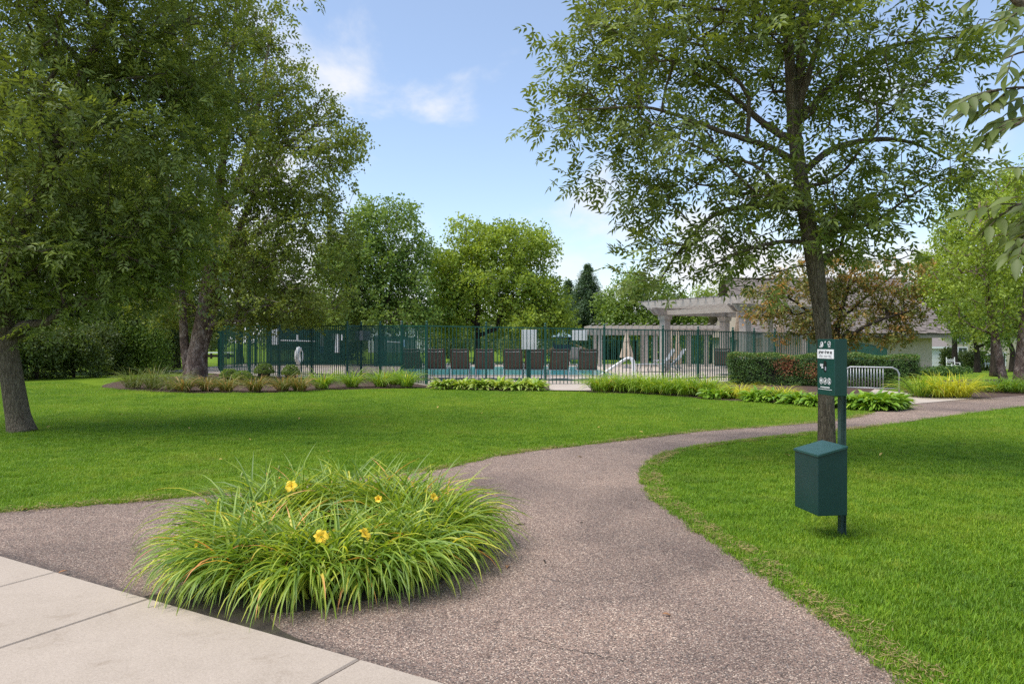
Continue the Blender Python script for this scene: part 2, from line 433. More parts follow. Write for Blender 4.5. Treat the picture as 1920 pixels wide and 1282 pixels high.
M['stone'] = surf('ledge_stone', (0.15, 0.115, 0.095), (0.26, 0.205, 0.17), 7, 0.9, 0.6, 30, c3=(0.34, 0.29, 0.25))
M['house_tan'] = surf('tan_siding', (0.46, 0.40, 0.29), (0.52, 0.46, 0.34), 2, 0.85)
M['house_white'] = surf('white_house_paint', (0.70, 0.70, 0.70), (0.78, 0.78, 0.77), 2, 0.7)
M['roof_brown'] = surf('brown_house_roof', (0.15, 0.125, 0.11), (0.23, 0.20, 0.18), 8, 0.9, 0.4, 30)
M['glass'] = surf('dark_window_glass', (0.02, 0.025, 0.03), (0.05, 0.06, 0.07), 1, 0.08)
M['play_blue'] = surf('pale_blue_play_roof', (0.22, 0.33, 0.40), (0.29, 0.40, 0.47), 2, 0.5)
M['play_dark'] = surf('dark_blue_play_panel', (0.015, 0.04, 0.075), (0.022, 0.055, 0.095), 2, 0.5)
M['play_tan'] = surf('tan_play_plastic', (0.40, 0.24, 0.13), (0.47, 0.30, 0.17), 2, 0.5)
M['towel'] = surf('light_blue_towel', (0.12, 0.36, 0.62), (0.62, 0.74, 0.82), 9, 0.9, 0.2, 100)
M['blue'] = surf('blue_print', (0.03, 0.09, 0.28), (0.045, 0.12, 0.34), 4, 0.6)
M['ash_bark'] = bark('ash_bark', (0.075, 0.056, 0.038), (0.165, 0.130, 0.088), (0.25, 0.21, 0.145), 26)
M['birch_bark'] = bark('river_birch_bark', (0.075, 0.044, 0.034), (0.21, 0.145, 0.112), (0.52, 0.42, 0.355), 5.5, (1, 1, 0.55), 1.0)
M['dark_bark'] = bark('dark_bark', (0.022, 0.016, 0.012), (0.048, 0.036, 0.027), (0.075, 0.058, 0.044), 9)
M['ash_leaf'] = leafmat('ash_leaf', [(0, (0.047, 0.064, 0.016)), (0.5, (0.080, 0.103, 0.023)), (0.85, (0.116, 0.144, 0.030)), (1, (0.160, 0.190, 0.040))], 0.48, 0.30, (1.2, 1.12, 0.55), 0.38)
M['birch_leaf'] = leafmat('river_birch_leaf', [(0, (0.050, 0.064, 0.013)), (0.5, (0.088, 0.108, 0.020)), (0.85, (0.130, 0.154, 0.027)), (1, (0.190, 0.212, 0.038))], 0.5, 0.34, spec=0.35)
M['linden_leaf'] = leafmat('bright_green_leaf', [(0, (0.066, 0.096, 0.012)), (0.5, (0.118, 0.158, 0.019)), (0.85, (0.168, 0.210, 0.028)), (1, (0.22, 0.265, 0.040))], 0.5, 0.35)
M['mid_leaf'] = leafmat('mid_green_leaf', [(0, (0.050, 0.082, 0.016)), (0.5, (0.084, 0.124, 0.024)), (0.85, (0.116, 0.162, 0.032)), (1, (0.155, 0.205, 0.042))], 0.5, 0.32)
M['wood_leaf'] = leafmat('woodland_leaf', [(0, (0.032, 0.046, 0.014)), (0.5, (0.054, 0.074, 0.020)), (0.85, (0.078, 0.104, 0.028)), (1, (0.110, 0.140, 0.036))], 0.5, 0.28)
M['needle'] = leafmat('spruce_needle', [(0, (0.020, 0.040, 0.018)), (0.5, (0.036, 0.064, 0.028)), (1, (0.062, 0.096, 0.042))], 0.55, 0.12)
M['maple_leaf'] = leafmat('bronze_maple_leaf', [(0, (0.052, 0.066, 0.014)), (0.4, (0.088, 0.096, 0.020)), (0.62, (0.150, 0.108, 0.026)), (0.85, (0.215, 0.112, 0.030)), (1, (0.27, 0.125, 0.036))], 0.5, 0.3, (1.1, 1.0, 0.6))
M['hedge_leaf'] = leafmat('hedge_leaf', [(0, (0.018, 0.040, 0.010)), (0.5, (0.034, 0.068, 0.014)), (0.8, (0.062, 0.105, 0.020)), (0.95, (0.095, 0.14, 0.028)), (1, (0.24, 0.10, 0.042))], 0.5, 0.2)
M['hedge_red'] = leafmat('reddened_hedge_leaf', [(0, (0.10, 0.045, 0.022)), (0.6, (0.20, 0.080, 0.036)), (1, (0.26, 0.12, 0.05))], 0.55, 0.2, (1.1, 1, 0.7))
M['lily_leaf'] = leafmat('daylily_leaf', [(0, (0.036, 0.070, 0.011)), (0.45, (0.078, 0.128, 0.016)), (0.72, (0.140, 0.190, 0.024)), (0.86, (0.23, 0.255, 0.034)), (0.95, (0.36, 0.30, 0.045)), (1, (0.33, 0.15, 0.05))], 0.4, 0.3)
M['lily_far'] = leafmat('border_daylily_leaf', [(0, (0.050, 0.100, 0.012)), (0.5, (0.105, 0.172, 0.018)), (0.8, (0.19, 0.235, 0.025)), (0.95, (0.32, 0.28, 0.04)), (1, (0.25, 0.13, 0.05))], 0.45, 0.3)
M['lily_gold'] = leafmat('golden_daylily_leaf', [(0, (0.095, 0.130, 0.012)), (0.4, (0.200, 0.215, 0.016)), (0.8, (0.34, 0.30, 0.025)), (1, (0.36, 0.22, 0.04))], 0.45, 0.3)
M['lily_dry'] = leafmat('dry_tipped_leaf', [(0, (0.040, 0.060, 0.012)), (0.4, (0.072, 0.092, 0.020)), (0.75, (0.135, 0.115, 0.035)), (1, (0.24, 0.125, 0.055))], 0.55, 0.25, (1.1, 1, 0.6))
M['hosta_var'] = leafmat('variegated_hosta_leaf', [(0, (0.040, 0.085, 0.012)), (0.5, (0.120, 0.185, 0.022)), (1, (0.42, 0.42, 0.11))], 0.45, 0.25)
M['hosta'] = leafmat('green_hosta_leaf', [(0, (0.045, 0.095, 0.012)), (0.5, (0.090, 0.160, 0.016)), (1, (0.19, 0.25, 0.03))], 0.42, 0.25)
M['petal'] = surf('yellow_petal', (0.82, 0.50, 0.015), (0.88, 0.64, 0.040), 40, 0.6, 0.2, 90)
M['petal_old'] = surf('withered_orange_petal', (0.62, 0.22, 0.04), (0.74, 0.34, 0.06), 30, 0.7)
M['bud'] = surf('green_bud', (0.16, 0.26, 0.05), (0.30, 0.34, 0.09), 30, 0.6)
M['stalk'] = surf('green_stalk', (0.09, 0.16, 0.025), (0.14, 0.21, 0.04), 12, 0.6)
M['dead_leaf'] = surf('fallen_yellow_leaf', (0.42, 0.28, 0.06), (0.55, 0.42, 0.12), 20, 0.8)
M['dead_brown'] = surf('fallen_brown_leaf', (0.30, 0.14, 0.06), (0.40, 0.20, 0.09), 20, 0.8)
M['crack'] = surf('crack_black', (0.012, 0.010, 0.010), (0.02, 0.018, 0.016), 4, 0.9)
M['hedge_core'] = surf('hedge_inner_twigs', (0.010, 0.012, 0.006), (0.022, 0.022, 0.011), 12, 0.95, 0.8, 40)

# ------------------------------------------------------------------ leaf builders (numpy)
def unit(v): return v / np.maximum(1e-9, np.linalg.norm(v, axis=-1, keepdims=True))
def rand_unit(n): return unit(rng.normal(size=(n, 3)))
def diamond_leaves(pos, d, nrm, L, Wd, tint, fold=0.18, droop=0.12):
    """each leaf four corners folded along its midrib"""
    n = len(pos); d = unit(d); side = unit(np.cross(nrm, d)); nn = np.cross(d, side)
    L = L[:, None]; Wd = Wd[:, None]
    b = pos; t = pos + d * L - nn * L * droop
    m = pos + d * L * 0.42
    l = m + side * Wd * 0.5 + nn * Wd * fold; r = m - side * Wd * 0.5 + nn * Wd * fold
    V = np.stack([b, r, t, l], 1).reshape(-1, 3)
    i = np.arange(n) * 4
    F = np.stack([np.stack([i, i + 1, i + 2], 1), np.stack([i, i + 2, i + 3], 1)], 1).reshape(-1, 3)
    return V, F, np.repeat(tint, 4)
def ash_leaflets(nodes, outd, k, Lr=0.26, Ll=0.095, Wl=0.034, jit=0.10, up=0.75):
    n = len(nodes)
    base = np.repeat(nodes, k, 0) + rng.normal(size=(n * k, 3)) * jit
    od = np.repeat(outd, k, 0)
    rd = unit(od * 0.55 + rand_unit(n * k) * 0.80 + np.array([0, 0, -0.02]))
    nm = unit(np.array([0, 0, 1.0]) * up + rand_unit(n * k) * 0.55)
    nm = unit(nm - rd * np.sum(nm * rd, 1, keepdims=True))
    sd = np.cross(nm, rd)
    Lr = Lr * rng.uniform(0.75, 1.2, n * k)
    ct = rng.beta(2.2, 2.6, n)           # each cluster has its own tone
    P, D, N, T, S = [], [], [], [], []
    for t, s in ((0.38, 1), (0.38, -1), (0.64, 1), (0.64, -1), (0.9, 1), (0.9, -1), (1.0, 0)):
        p = base + rd * (Lr * t)[:, None] - np.array([0, 0, 1]) * (0.07 * t * t * Lr)[:, None]
        dd = unit(rd * (0.62 if s else 1.0) + sd * s * 0.78 + np.array([0, 0, -0.05]) + rng.normal(size=(n * k, 3)) * 0.10)
        P.append(p); D.append(dd); N.append(unit(nm + rng.normal(size=(n * k, 3)) * 0.22)); S.append(rng.uniform(0.75, 1.15, n * k))
        T.append(np.clip(np.repeat(ct, k) * 0.7 + rng.normal(0, 0.16, n * k) + 0.12, 0, 1))
    P, D, N, T, S = map(np.concatenate, (P, D, N, T, S))
    return diamond_leaves(P, D, N, Ll * S, Wl * S, T)
def simple_leaves(nodes, outd, k, L=0.07, Wd=0.05, jit=0.16, droop=0.35, flat=0.5, wj=0.3):
    n = len(nodes)
    ns = 4; sd_ = unit(np.repeat(outd, ns, 0) * 0.7 + rand_unit(n * ns) * 0.9 + np.array([0, 0, -0.15]))
    wi = np.repeat(np.arange(n) * ns, k) + rng.integers(0, ns, n * k); tt = rng.uniform(0, 1, (n * k, 1))
    base = np.repeat(nodes, k, 0) + sd_[wi] * tt * jit * 2.1 - np.array([0, 0, 1]) * tt * tt * jit * 0.7 + rng.normal(size=(n * k, 3)) * jit * 0.28
    d = unit(sd_[wi] * 0.5 + rand_unit(n * k) * 0.8 + np.array([0, 0, -droop]))
    nm = unit(np.array([0, 0, 1.0]) * flat + rand_unit(n * k) * 0.8)
    s = rng.uniform(0.7, 1.25, n * k)
    ct = rng.beta(2.2, 2.4, n)
    t = np.clip(np.repeat(ct, k) * 0.75 + rng.normal(0, 0.15, n * k) + 0.1, 0, 1)
    return diamond_leaves(base, d, nm, L * s, Wd * s * rng.uniform(1 - wj, 1 + wj, n * k), t)
def strap_leaves(p0, az, e0, bend, L, Wd, tint, seg=7, three=True, profile='strap', edge_tint=0.0, fold=0.25, zmin=0.012, tip_tint=0.0):
    n = len(az); u = np.linspace(0, 1, seg + 1)
    el = e0[:, None] - bend[:, None] * u[None, :] ** 1.25
    h = np.stack([np.cos(az), np.sin(az)], 1)
    ds = (L / seg)[:, None]
    r = np.concatenate([np.zeros((n, 1)), np.cumsum(np.cos((el[:, 1:] + el[:, :-1]) / 2) * ds, 1)], 1)
    z = np.concatenate([np.zeros((n, 1)), np.cumsum(np.sin((el[:, 1:] + el[:, :-1]) / 2) * ds, 1)], 1)
    C = np.zeros((n, seg + 1, 3)); C[:, :, :2] = p0[:, None, :2] + h[:, None, :] * r[:, :, None]
    C[:, :, 2] = np.maximum(p0[:, None, 2] + z, p0[:, None, 2] * 0 + zmin + rng.uniform(0, 0.02, (n, 1)))
    if profile == 'strap': w = np.minimum(1, 0.55 + 2.0 * u) * np.clip(1 - u ** 2.6, 0.02, 1)
    elif profile == 'ovate': w = np.where(u < 0.3, 0.10 + 0.0 * u, np.sin(np.pi * np.clip((u - 0.26) / 0.74, 0, 1) ** 0.75) + 0.03)
    w = w[None, :] * Wd[:, None] / 2
    sd = np.stack([-np.sin(az), np.cos(az), np.zeros(n)], 1)
    tw = rng.normal(0, 0.5, n)[:, None] * u[None, :]
    nrm = np.stack([-np.cos(az)[:, None] * np.sin(el), -np.sin(az)[:, None] * np.sin(el), np.cos(el)], 2)
    S = sd[:, None, :] * np.cos(tw)[:, :, None] + nrm * np.sin(tw)[:, :, None]
    Nn = nrm * np.cos(tw)[:, :, None] - sd[:, None, :] * np.sin(tw)[:, :, None]
    Lf = C + S * w[:, :, None]; Rt = C - S * w[:, :, None]
    if three:
        Mi = C - Nn * (w * fold * 2)[:, :, None]
        V = np.stack([Lf, Mi, Rt], 2); k = 3
    else:
        V = np.stack([Lf, Rt], 2); k = 2
    V = V.reshape(-1, 3)
    T = np.repeat(tint, (seg + 1) * k).reshape(n, seg + 1, k).copy()
    if tip_tint: T += (u ** 3)[None, :, None] * tip_tint * rng.uniform(0, 1, (n, 1, 1))
    if edge_tint and three:
        T[:, :, 0] += edge_tint; T[:, :, 2] += edge_tint
    T = np.clip(T, 0, 1).ravel()
    per = (seg + 1) * k
    q = []
    for s in range(seg):
        for j in range(k - 1):
            a = s * k + j; q.append((a, a + 1, a + k + 1, a + k))
    F = (np.array(q)[None] + (np.arange(n) * per)[:, None, None]).reshape(-1, 4)
    return V, F, T, per

# ------------------------------------------------------------------ tree builder
def grow(skel_pos, skel_par, pts, bf):
    """join every cluster point to the nearest part of the tree, favouring short ways to the root"""
    pos = list(skel_pos); par = list(skel_par); plen = []
    for i, p in enumerate(pos):
        plen.append(0 if par[i] < 0 else plen[par[i]] + np.linalg.norm(p - pos[par[i]]))
    P = np.array(pos); PL = np.array(plen)
    D = np.linalg.norm(pts[:, None, :] - P[None], axis=2)
    cost = D + bf * PL[None]
    best = cost.argmin(1); bc = cost.min(1)
    done = np.zeros(len(pts), bool); idx = np.full(len(pts), -1)
    for _ in range(len(pts)):
        j = int(np.where(done, 1e9, bc).argmin()); b = int(best[j])
        d = pts[j] - pos[b]; L = np.linalg.norm(d); src = b
        if L > 0.7:                                         # a bend half way on long shoots
            mid = pos[b] + d * 0.5 + np.array([0, 0, 0.07 * L]) + rng.normal(size=3) * 0.05 * L
            pos.append(mid); par.append(src); plen.append(plen[src] + L * 0.5); src = len(pos) - 1
            new = [src]
        else: new = []
        pos.append(pts[j]); par.append(src); plen.append(plen[b] + L); idx[j] = len(pos) - 1; new.append(idx[j])
        done[j] = True
        for q in new:
            c = np.linalg.norm(pts - pos[q], axis=1) + bf * plen[q]
            m = c < bc; best[m] = q; bc[m] = c[m]
    return np.array(pos), np.array(par), idx
def tree(name, label, cat, base, stems, blobs, Y, n, leaf, lmat, bmat, bf=0.35, rtip=0.006, depth=None, spacing=0.0, sides=6, group=None, minr=0.003, branches=True, lump=15, fill=0.30):
    """stems: list of (points, radii) in world space, the first rises from the ground;
    blobs: (px, py, rx, ry[, dY[, weight]]) pixels measured at depth Y, become ellipsoids of foliage"""
    sp, pr, rad = [], [], []
    for s, (pts, rr) in enumerate(stems):
        c = catmull(pts, 4); r_ = np.interp(np.linspace(0, 1, len(c)), np.linspace(0, 1, len(rr)), rr)
        if s == 0 or not sp: prev = -1
        else:
            prev = int(np.linalg.norm(np.array(sp) - c[0], axis=1).argmin())
            if np.linalg.norm(sp[prev] - c[0]) > 0.35 * max(1, Y / 12): prev = 0
        for i in range(len(c)):
            sp.append(c[i]); pr.append(prev); rad.append(r_[i]); prev = len(sp) - 1
    nskel = len(sp)
    vol = []; B = []
    for b in blobs:
        px, py, rx, ry = b[:4]; dy = b[4] if len(b) > 4 else 0; wt = b[5] if len(b) > 5 else 1
        yy = Y + dy; c = np.array(W(px, py, yy)); ax = rx * yy / FPX; az = ry * yy / FPX
        ay = depth if depth else max(0.8 * (ax + az) / 2, 0.3)
        ay = min(ay, 1.15 * max(ax, az)); B.append((c, np.array([ax, ay, az]))); vol.append((ax * ay * az) ** 0.8 * wt)
    vol = np.array(vol); cnt = np.maximum(1, (vol / vol.sum() * n)).astype(int)
    pts = []
    for (c, a), k in zip(B, cnt):
        m = max(3, int(k / lump)) if lump else 0
        if m:                                               # boughs: smaller lumps of foliage with gaps between
            sc = rand_unit(m) * (rng.uniform(0.25, 1, m) ** 0.5)[:, None] * 0.86
            w = rng.integers(0, m, k); sr = rng.uniform(0.26, 0.44, m)
            u = sc[w] + rand_unit(k) * (rng.uniform(0.1, 1, k) ** 0.5 * sr[w])[:, None] * np.array([1.0, 1.0, 0.72])
            un = rng.uniform(0, 1, k) < fill; u[un] = (rand_unit(k) * (rng.uniform(0, 1, k) ** (1 / 2.4))[:, None])[un]
        else:
            u = rand_unit(k) * (rng.uniform(0, 1, k) ** (1 / 2.4))[:, None]
        pts.append(c + u * a * rng.uniform(0.9, 1.1, (k, 1)))
    pts = np.concatenate(pts)
    pts = pts[pts[:, 2] > 0.25]
    if spacing:                                             # keep clusters apart so that gaps stay open
        keep = []; cell = {}
        for i, p in enumerate(pts):
            key = tuple((p / spacing).astype(int))
            if key in cell: continue
            cell[key] = 1; keep.append(i)
        pts = pts[keep]
    pos, par, idx = grow(np.array(sp), pr, pts, bf)
    nn = len(pos)
    tips = np.zeros(nn); tips[idx] = 1
    for i in range(nn - 1, -1, -1):
        pass
    order = np.arange(nn)[::-1]
    acc = tips.copy()
    for i in order:
        if par[i] >= 0 and i >= nskel: acc[par[i]] += acc[i]
    rr = np.maximum(minr, rtip * np.maximum(acc, 1) ** 0.46)
    rr[:nskel] = rad
    for i in range(nskel, nn):
        rr[i] = min(rr[i], rr[par[i]] * 0.85) if par[i] >= 0 else rr[i]
    # chains -> tubes
    b0 = Vector(base)
    root = thing(name, label, cat, b0, 0, group)
    off = np.array(b0)
    mb = MB()
    for pts_, rad_ in stems:
        c = catmull(pts_, 4); r_ = np.interp(np.linspace(0, 1, len(c)), np.linspace(0, 1, len(rad_)), rad_)
        mb.tube([Vector(p) for p in c], list(r_), 12 if pts_ is stems[0][0] else 8)
    mb.build('trunk', bmat, root, smooth=True)
    if branches:
        ch = {}
        for i in range(nskel, nn): ch.setdefault(par[i], []).append(i)
        used = np.zeros(nn, bool); mb = MB()
        for st in range(nskel, nn):
            if used[st]: continue
            chain = [par[st], st]; used[st] = True; cur = st
            while cur in ch:
                nx = max(ch[cur], key=lambda q: acc[q] if not used[q] else -1)
                if used[nx]: break
                chain.append(nx); used[nx] = True; cur = nx
            P = [pos[q] for q in chain]; rl = [min(rr[chain[1]], rr[chain[0]])] + [rr[q] for q in chain[1:]]
            if len(P) > 2:
                c = catmull(P, 2); rl = list(np.interp(np.linspace(0, 1, len(c)), np.linspace(0, 1, len(rl)), rl)); P = list(c)
            mb.tube(P, rl, 5 if rl[0] > 0.012 else 3, cap=False)
        if mb.v: mb.build('branches', bmat, root, smooth=True)['kind'] = 'stuff'
    q = pos[idx]; od = unit(q - pos[par[idx]] + 0.15 * unit(q - q.mean(0)))
    V, F, T = leaf(q, od)
    V = V - off
    zz = V[:, 2] + off[2]
    o = link('crown', nmesh(name + '_crown', V, F, lmat, {'tint': T}), root)
    o['kind'] = 'stuff'
    return root

# ================================================================== SETTING
# ground: one sheet out to the horizon, falling gently away on the right beyond the fence
xs = np.unique(np.concatenate([np.linspace(-600, -60, 12), np.linspace(-60, 80, 71), np.linspace(80, 600, 12)]))
ys = np.unique(np.concatenate([np.linspace(-60, 0, 7), np.linspace(0, 120, 61), np.linspace(120, 900, 16)]))
gx, gy = np.meshgrid(xs, ys)
gz = np.array([terrain(a, b) for a, b in zip(gx.ravel(), gy.ravel())])
nx_, ny_ = len(xs), len(ys)
i0 = (np.arange(ny_ - 1)[:, None] * nx_ + np.arange(nx_ - 1)[None]).ravel()
tag(link('ground', nmesh('ground', np.stack([gx.ravel(), gy.ravel(), gz], 1), np.stack([i0, i0 + 1, i0 + nx_ + 1, i0 + nx_], 1), M['turf'], smooth=True)), kind='structure')

LEFT_EDGE = [(-700, 1010), (-300, 985), (0, 960), (200, 945), (330, 933), (480, 918), (650, 900), (820, 880), (900, 862), (1000, 845), (1100, 834), (1200, 822), (1300, 811), (1400, 803), (1530, 793), (1600, 783), (1645, 772), (1690, 762)]
RIGHT_EDGE = [(1900, 1440), (1715, 1282), (1600, 1190), (1500, 1120), (1400, 1050), (1300, 980), (1240, 938), (1218, 908), (1215, 889), (1224, 870), (1252, 852), (1310, 839), (1400, 827), (1530, 812), (1600, 804), (1700, 791), (1800, 778), (1920, 762), (2150, 740)]
EL = catmull([G(*p) for p in LEFT_EDGE], 6)
ER = catmull([G(*p) for p in RIGHT_EDGE], 6)
def wob(E, amp):
    k = np.arange(len(E)); w = np.interp(np.linspace(0, len(E) * 1.0, len(E)), np.arange(len(E) + 1), rng.normal(0, amp, len(E) + 1))
    E = E.copy(); E[:, 1] += w; E[:, 0] += rng.normal(0, amp, len(E)) * 0.5; return E
EL = wob(EL, 0.012); ER = wob(ER, 0.014)
TOP = [G(1700, 758), G(1832, 747), G(1930, 738), G(2180, 722)]
outline = [tuple(p) for p in EL] + [tuple(p) for p in TOP] + [tuple(p) for p in ER[::-1]] + [(2.35, 1.6, 0), (2.7, -6, 0), (-14, -6, 0), (-14, 5.2, 0)]
def in_poly(P, poly):
    x, y = P[:, 0], P[:, 1]; ins = np.zeros(len(P), bool); n = len(poly); j = n - 1
    for i in range(n):
        xi, yi, xj, yj = poly[i][0], poly[i][1], poly[j][0], poly[j][1]
        if yi != yj:
            c = ((yi > y) != (yj > y)) & (x < (xj - xi) * (y - yi) / (yj - yi) + xi); ins ^= c
        j = i
    return ins
def seg_dist(P, poly):
    d = np.full(len(P), 1e9)
    for a, b in zip(poly[:-1], poly[1:]):
        a = np.array(a[:2]); b = np.array(b[:2]); ab = b - a
        t = np.clip(((P[:, :2] - a) @ ab) / max(1e-9, ab @ ab), 0, 1)
        d = np.minimum(d, np.linalg.norm(P[:, :2] - a - t[:, None] * ab, axis=1))
    return d
import bmesh
def flat_poly(poly, z, mat, name, cell=None, lines=None, rim=0.1):
    """a flat sheet from an outline; with cell it is cut into a grid so that 'rim' can mark worn edges"""
    bm = bmesh.new()
    f = bm.faces.new([bm.verts.new((p[0], p[1], z)) for p in poly])
    if cell:
        bmesh.ops.triangulate(bm, faces=[f])
        for k in range(5):
            es = [e for e in bm.edges if e.calc_length() > cell and min(v.co.y for v in e.verts) < 12]
            if not es: break
            bmesh.ops.subdivide_edges(bm, edges=es, cuts=1)
            bmesh.ops.triangulate(bm, faces=bm.faces[:])
    bmesh.ops.recalc_face_normals(bm, faces=bm.faces[:])
    for q in bm.faces:
        if q.normal.z < 0: q.normal_flip()
    me = bpy.data.meshes.new(name); bm.to_mesh(me); bm.free(); me.materials.append(mat)
    if lines is not None:
        P = np.array([v.co[:] for v in me.vertices]); d = np.full(len(P), 1e9)
        for l in lines: d = np.minimum(d, seg_dist(P, l))
        a = me.attributes.new('rim', 'FLOAT', 'POINT'); a.data.foreach_set('value', np.clip(1 - d / rim, 0, 1).astype(np.float32))
    return me
# sidewalk: direction of its edge and of its joints
SW0, SWD, SWN = Vector((-3.30, 4.64, 0)), Vector((0.868, -0.497, 0)).normalized(), Vector((-0.497, -0.868, 0)).normalized()
def sw(a, b, z=0): return SW0 + SWD * a + SWN * b + Vector((0, 0, z))
path_lines = [[tuple(sw(-6, 0)), tuple(sw(8, 0))]]
tag(link('asphalt_path', flat_poly(outline, 0.008, M['asphalt'], 'asphalt_path', 0.16, path_lines, 0.13)), kind='structure')

sidewalk = bpy.data.objects.new('sidewalk', None); COL.objects.link(sidewalk); tag(sidewalk, kind='structure')
sidewalk.location = SW0
joints = [-6.2, -4.7, -3.2, -1.7, -0.80, 0.665, 1.565, 3.045, 4.55, 6.1]
joints = [-5.5, -4.0, -2.5, -1.0, 0.66, 1.56, 3.04, 4.54, 6.04, 7.5]
for a, b in zip(joints[:-1], joints[1:]):
    mb = MB(); g = 0.005
    q = [sw(a + g, 0), sw(b - g, 0), sw(b - g, 1.5), sw(a + g, 1.5)]
    # bevelled slab: bottom ring, upper ring, top face pulled in
    c = sum(q, Vector()) / 4
    def ring(z, ins): return [p + (c - p).normalized() * ins + Vector((0, 0, z)) for p in q]
    vs = ring(-0.06, 0) + ring(0.018, 0) + ring(0.026, 0.011)
    mb.add(vs, [(8, 9, 10, 11)] + [(i + k, (i + 1) % 4 + k, (i + 1) % 4 + k + 4, i + k + 4) for k in (0, 4) for i in range(4)])
    o = mb.build('slab', M['concrete'], sidewalk)
    for p in o.data.polygons: pass
    bm = bmesh.new(); bm.from_mesh(o.data); bmesh.ops.recalc_face_normals(bm, faces=bm.faces[:]); bm.to_mesh(o.data); bm.free()
# thin cracks in the asphalt
def crack(pts, w):
    P = catmull([G(*p) for p in pts], 6); P[:, :2] += rng.normal(0, 0.006, (len(P), 2)); mb = MB(); vs = []
    for i, p in enumerate(P):
        d = Vector(P[min(i + 1, len(P) - 1)] - P[max(0, i - 1)]).normalized(); s = Vector((-d.y, d.x, 0)) * 0.6 * w * random.uniform(0.3, 1.1) * (0.15 if i in (0, len(P) - 1) else 1)
        vs += [Vector((p[0], p[1], 0.0125)) + s, Vector((p[0], p[1], 0.0125)) - s]
    return mb.add(vs, [(2 * i, 2 * i + 1, 2 * i + 3, 2 * i + 2) for i in range(len(P) - 1)])
for k, (pts, w) in enumerate([([(965, 1195), (1010, 1204), (1060, 1221), (1120, 1232), (1185, 1246)], 0.004), ([(1085, 1122), (1110, 1126), (1155, 1134)], 0.003), ([(1008, 1082), (1030, 1088), (1052, 1095)], 0.003), ([(1115, 1087), (1135, 1089), (1150, 1091)], 0.0025)]):
    o = crack(pts, w).build('crack', M['crack'])
    tag(o, kind='structure')

# planting beds and hard paving towards the fence
def bed(name, pix, z, mat, kind='structure'):
    P = catmull([G(*p) for p in pix], 5, True)
    P[:, :2] += rng.normal(0, 0.02, (len(P), 2))
    me = flat_poly([tuple(p) for p in P], z, mat, name)
    return tag(link(name, me), kind=kind)
bed('mulch_bed', [(192, 726), (330, 736), (500, 736), (620, 731), (700, 729), (800, 728), (900, 732), (1026, 733), (1030, 716), (800, 712), (650, 704), (500, 700), (400, 702), (250, 712)], 0.012, M['mulch'])
bed('mulch_bed', [(1100, 735), (1200, 738), (1280, 744), (1340, 750), (1420, 754), (1500, 760), (1570, 767), (1640, 771), (1692, 766), (1690, 752), (1640, 732), (1722, 728), (1500, 712), (1376, 712), (1240, 716), (1110, 716)], 0.012, M['mulch'])
bed('mulch_bed', [(1705, 742), (1760, 748), (1835, 747), (1900, 743), (1990, 735), (1990, 716), (1900, 712), (1800, 712), (1700, 722)], 0.012, M['mulch'])
# concrete apron that joins the path
AP = [G(1690, 760), G(1828, 748), G(1790, 742), G(1710, 739), G(1640, 730), G(1628, 738), G(1668, 748)]
tag(link('concrete_apron', flat_poly([tuple(p) for p in AP], 0.016, M['deck'], 'concrete_apron')), kind='structure')

# ------------------------------------------------------------------ fence line
FV = [  # (px, depth, top_z)
    (416, 31.5, 2.10), (651, 26.6, 2.02), (677, 28.2, 2.05), (800, 23.3, 1.94), (1243, 23.5, 1.80), (1309, 24.65, 1.79), (1374, 25.65, 1.78), (1414, 27.0, 1.78), (1453, 28.35, 1.78), (1516, 29.1, 1.76), (1662, 39.0, 1.12)]
FP = [Vector(((a - 960) / FPX * y, y, t)) for a, y, t in FV]
deck_poly = [(p.x, p.y - 0.25) for p in FP[:9]] + [(16.5, 31.5), (17.5, 45), (-17, 45), (-16.5, 34)]
mb = MB(); n = len(deck_poly)
pool = (-5.2, 29.3, 4.2, 39.5)
tag(link('pool_deck', flat_poly([(p[0], p[1]) for p in deck_poly], 0.020, M['deck'], 'pool_deck')), kind='structure')
mb = MB()
x0, y0, x1, y1 = pool
mb.add([(x0, y0, 0.034), (x1, y0, 0.034), (x1, y1, 0.034), (x0, y1, 0.034)], [(0, 1, 2, 3)])
tag(mb.build('pool_water', M['water']), kind='structure')
cop = bpy.data.objects.new('pool_coping', None); COL.objects.link(cop); tag(cop, kind='structure')
for c, d in ((((x0 + x1) / 2, y0 - 0.14, 0.035), (x1 - x0 + 0.56, 0.28, 0.05)), (((x0 + x1) / 2, y1 + 0.14, 0.035), (x1 - x0 + 0.56, 0.28, 0.05)), ((x0 - 0.14, (y0 + y1) / 2, 0.035), (0.28, y1 - y0, 0.05)), ((x1 + 0.14, (y0 + y1) / 2, 0.035), (0.28, y1 - y0, 0.05))):
    MB().box(c, d).build('coping_edge', M['concrete'], cop)
# grey lower step at the gate
tag(MB().add([G(1030, 733), G(1108, 734), G(1108, 720), G(1030, 720)], [(0, 1, 2, 3)]).build('gate_step', M['deck']), kind='structure').location.z = 0.03

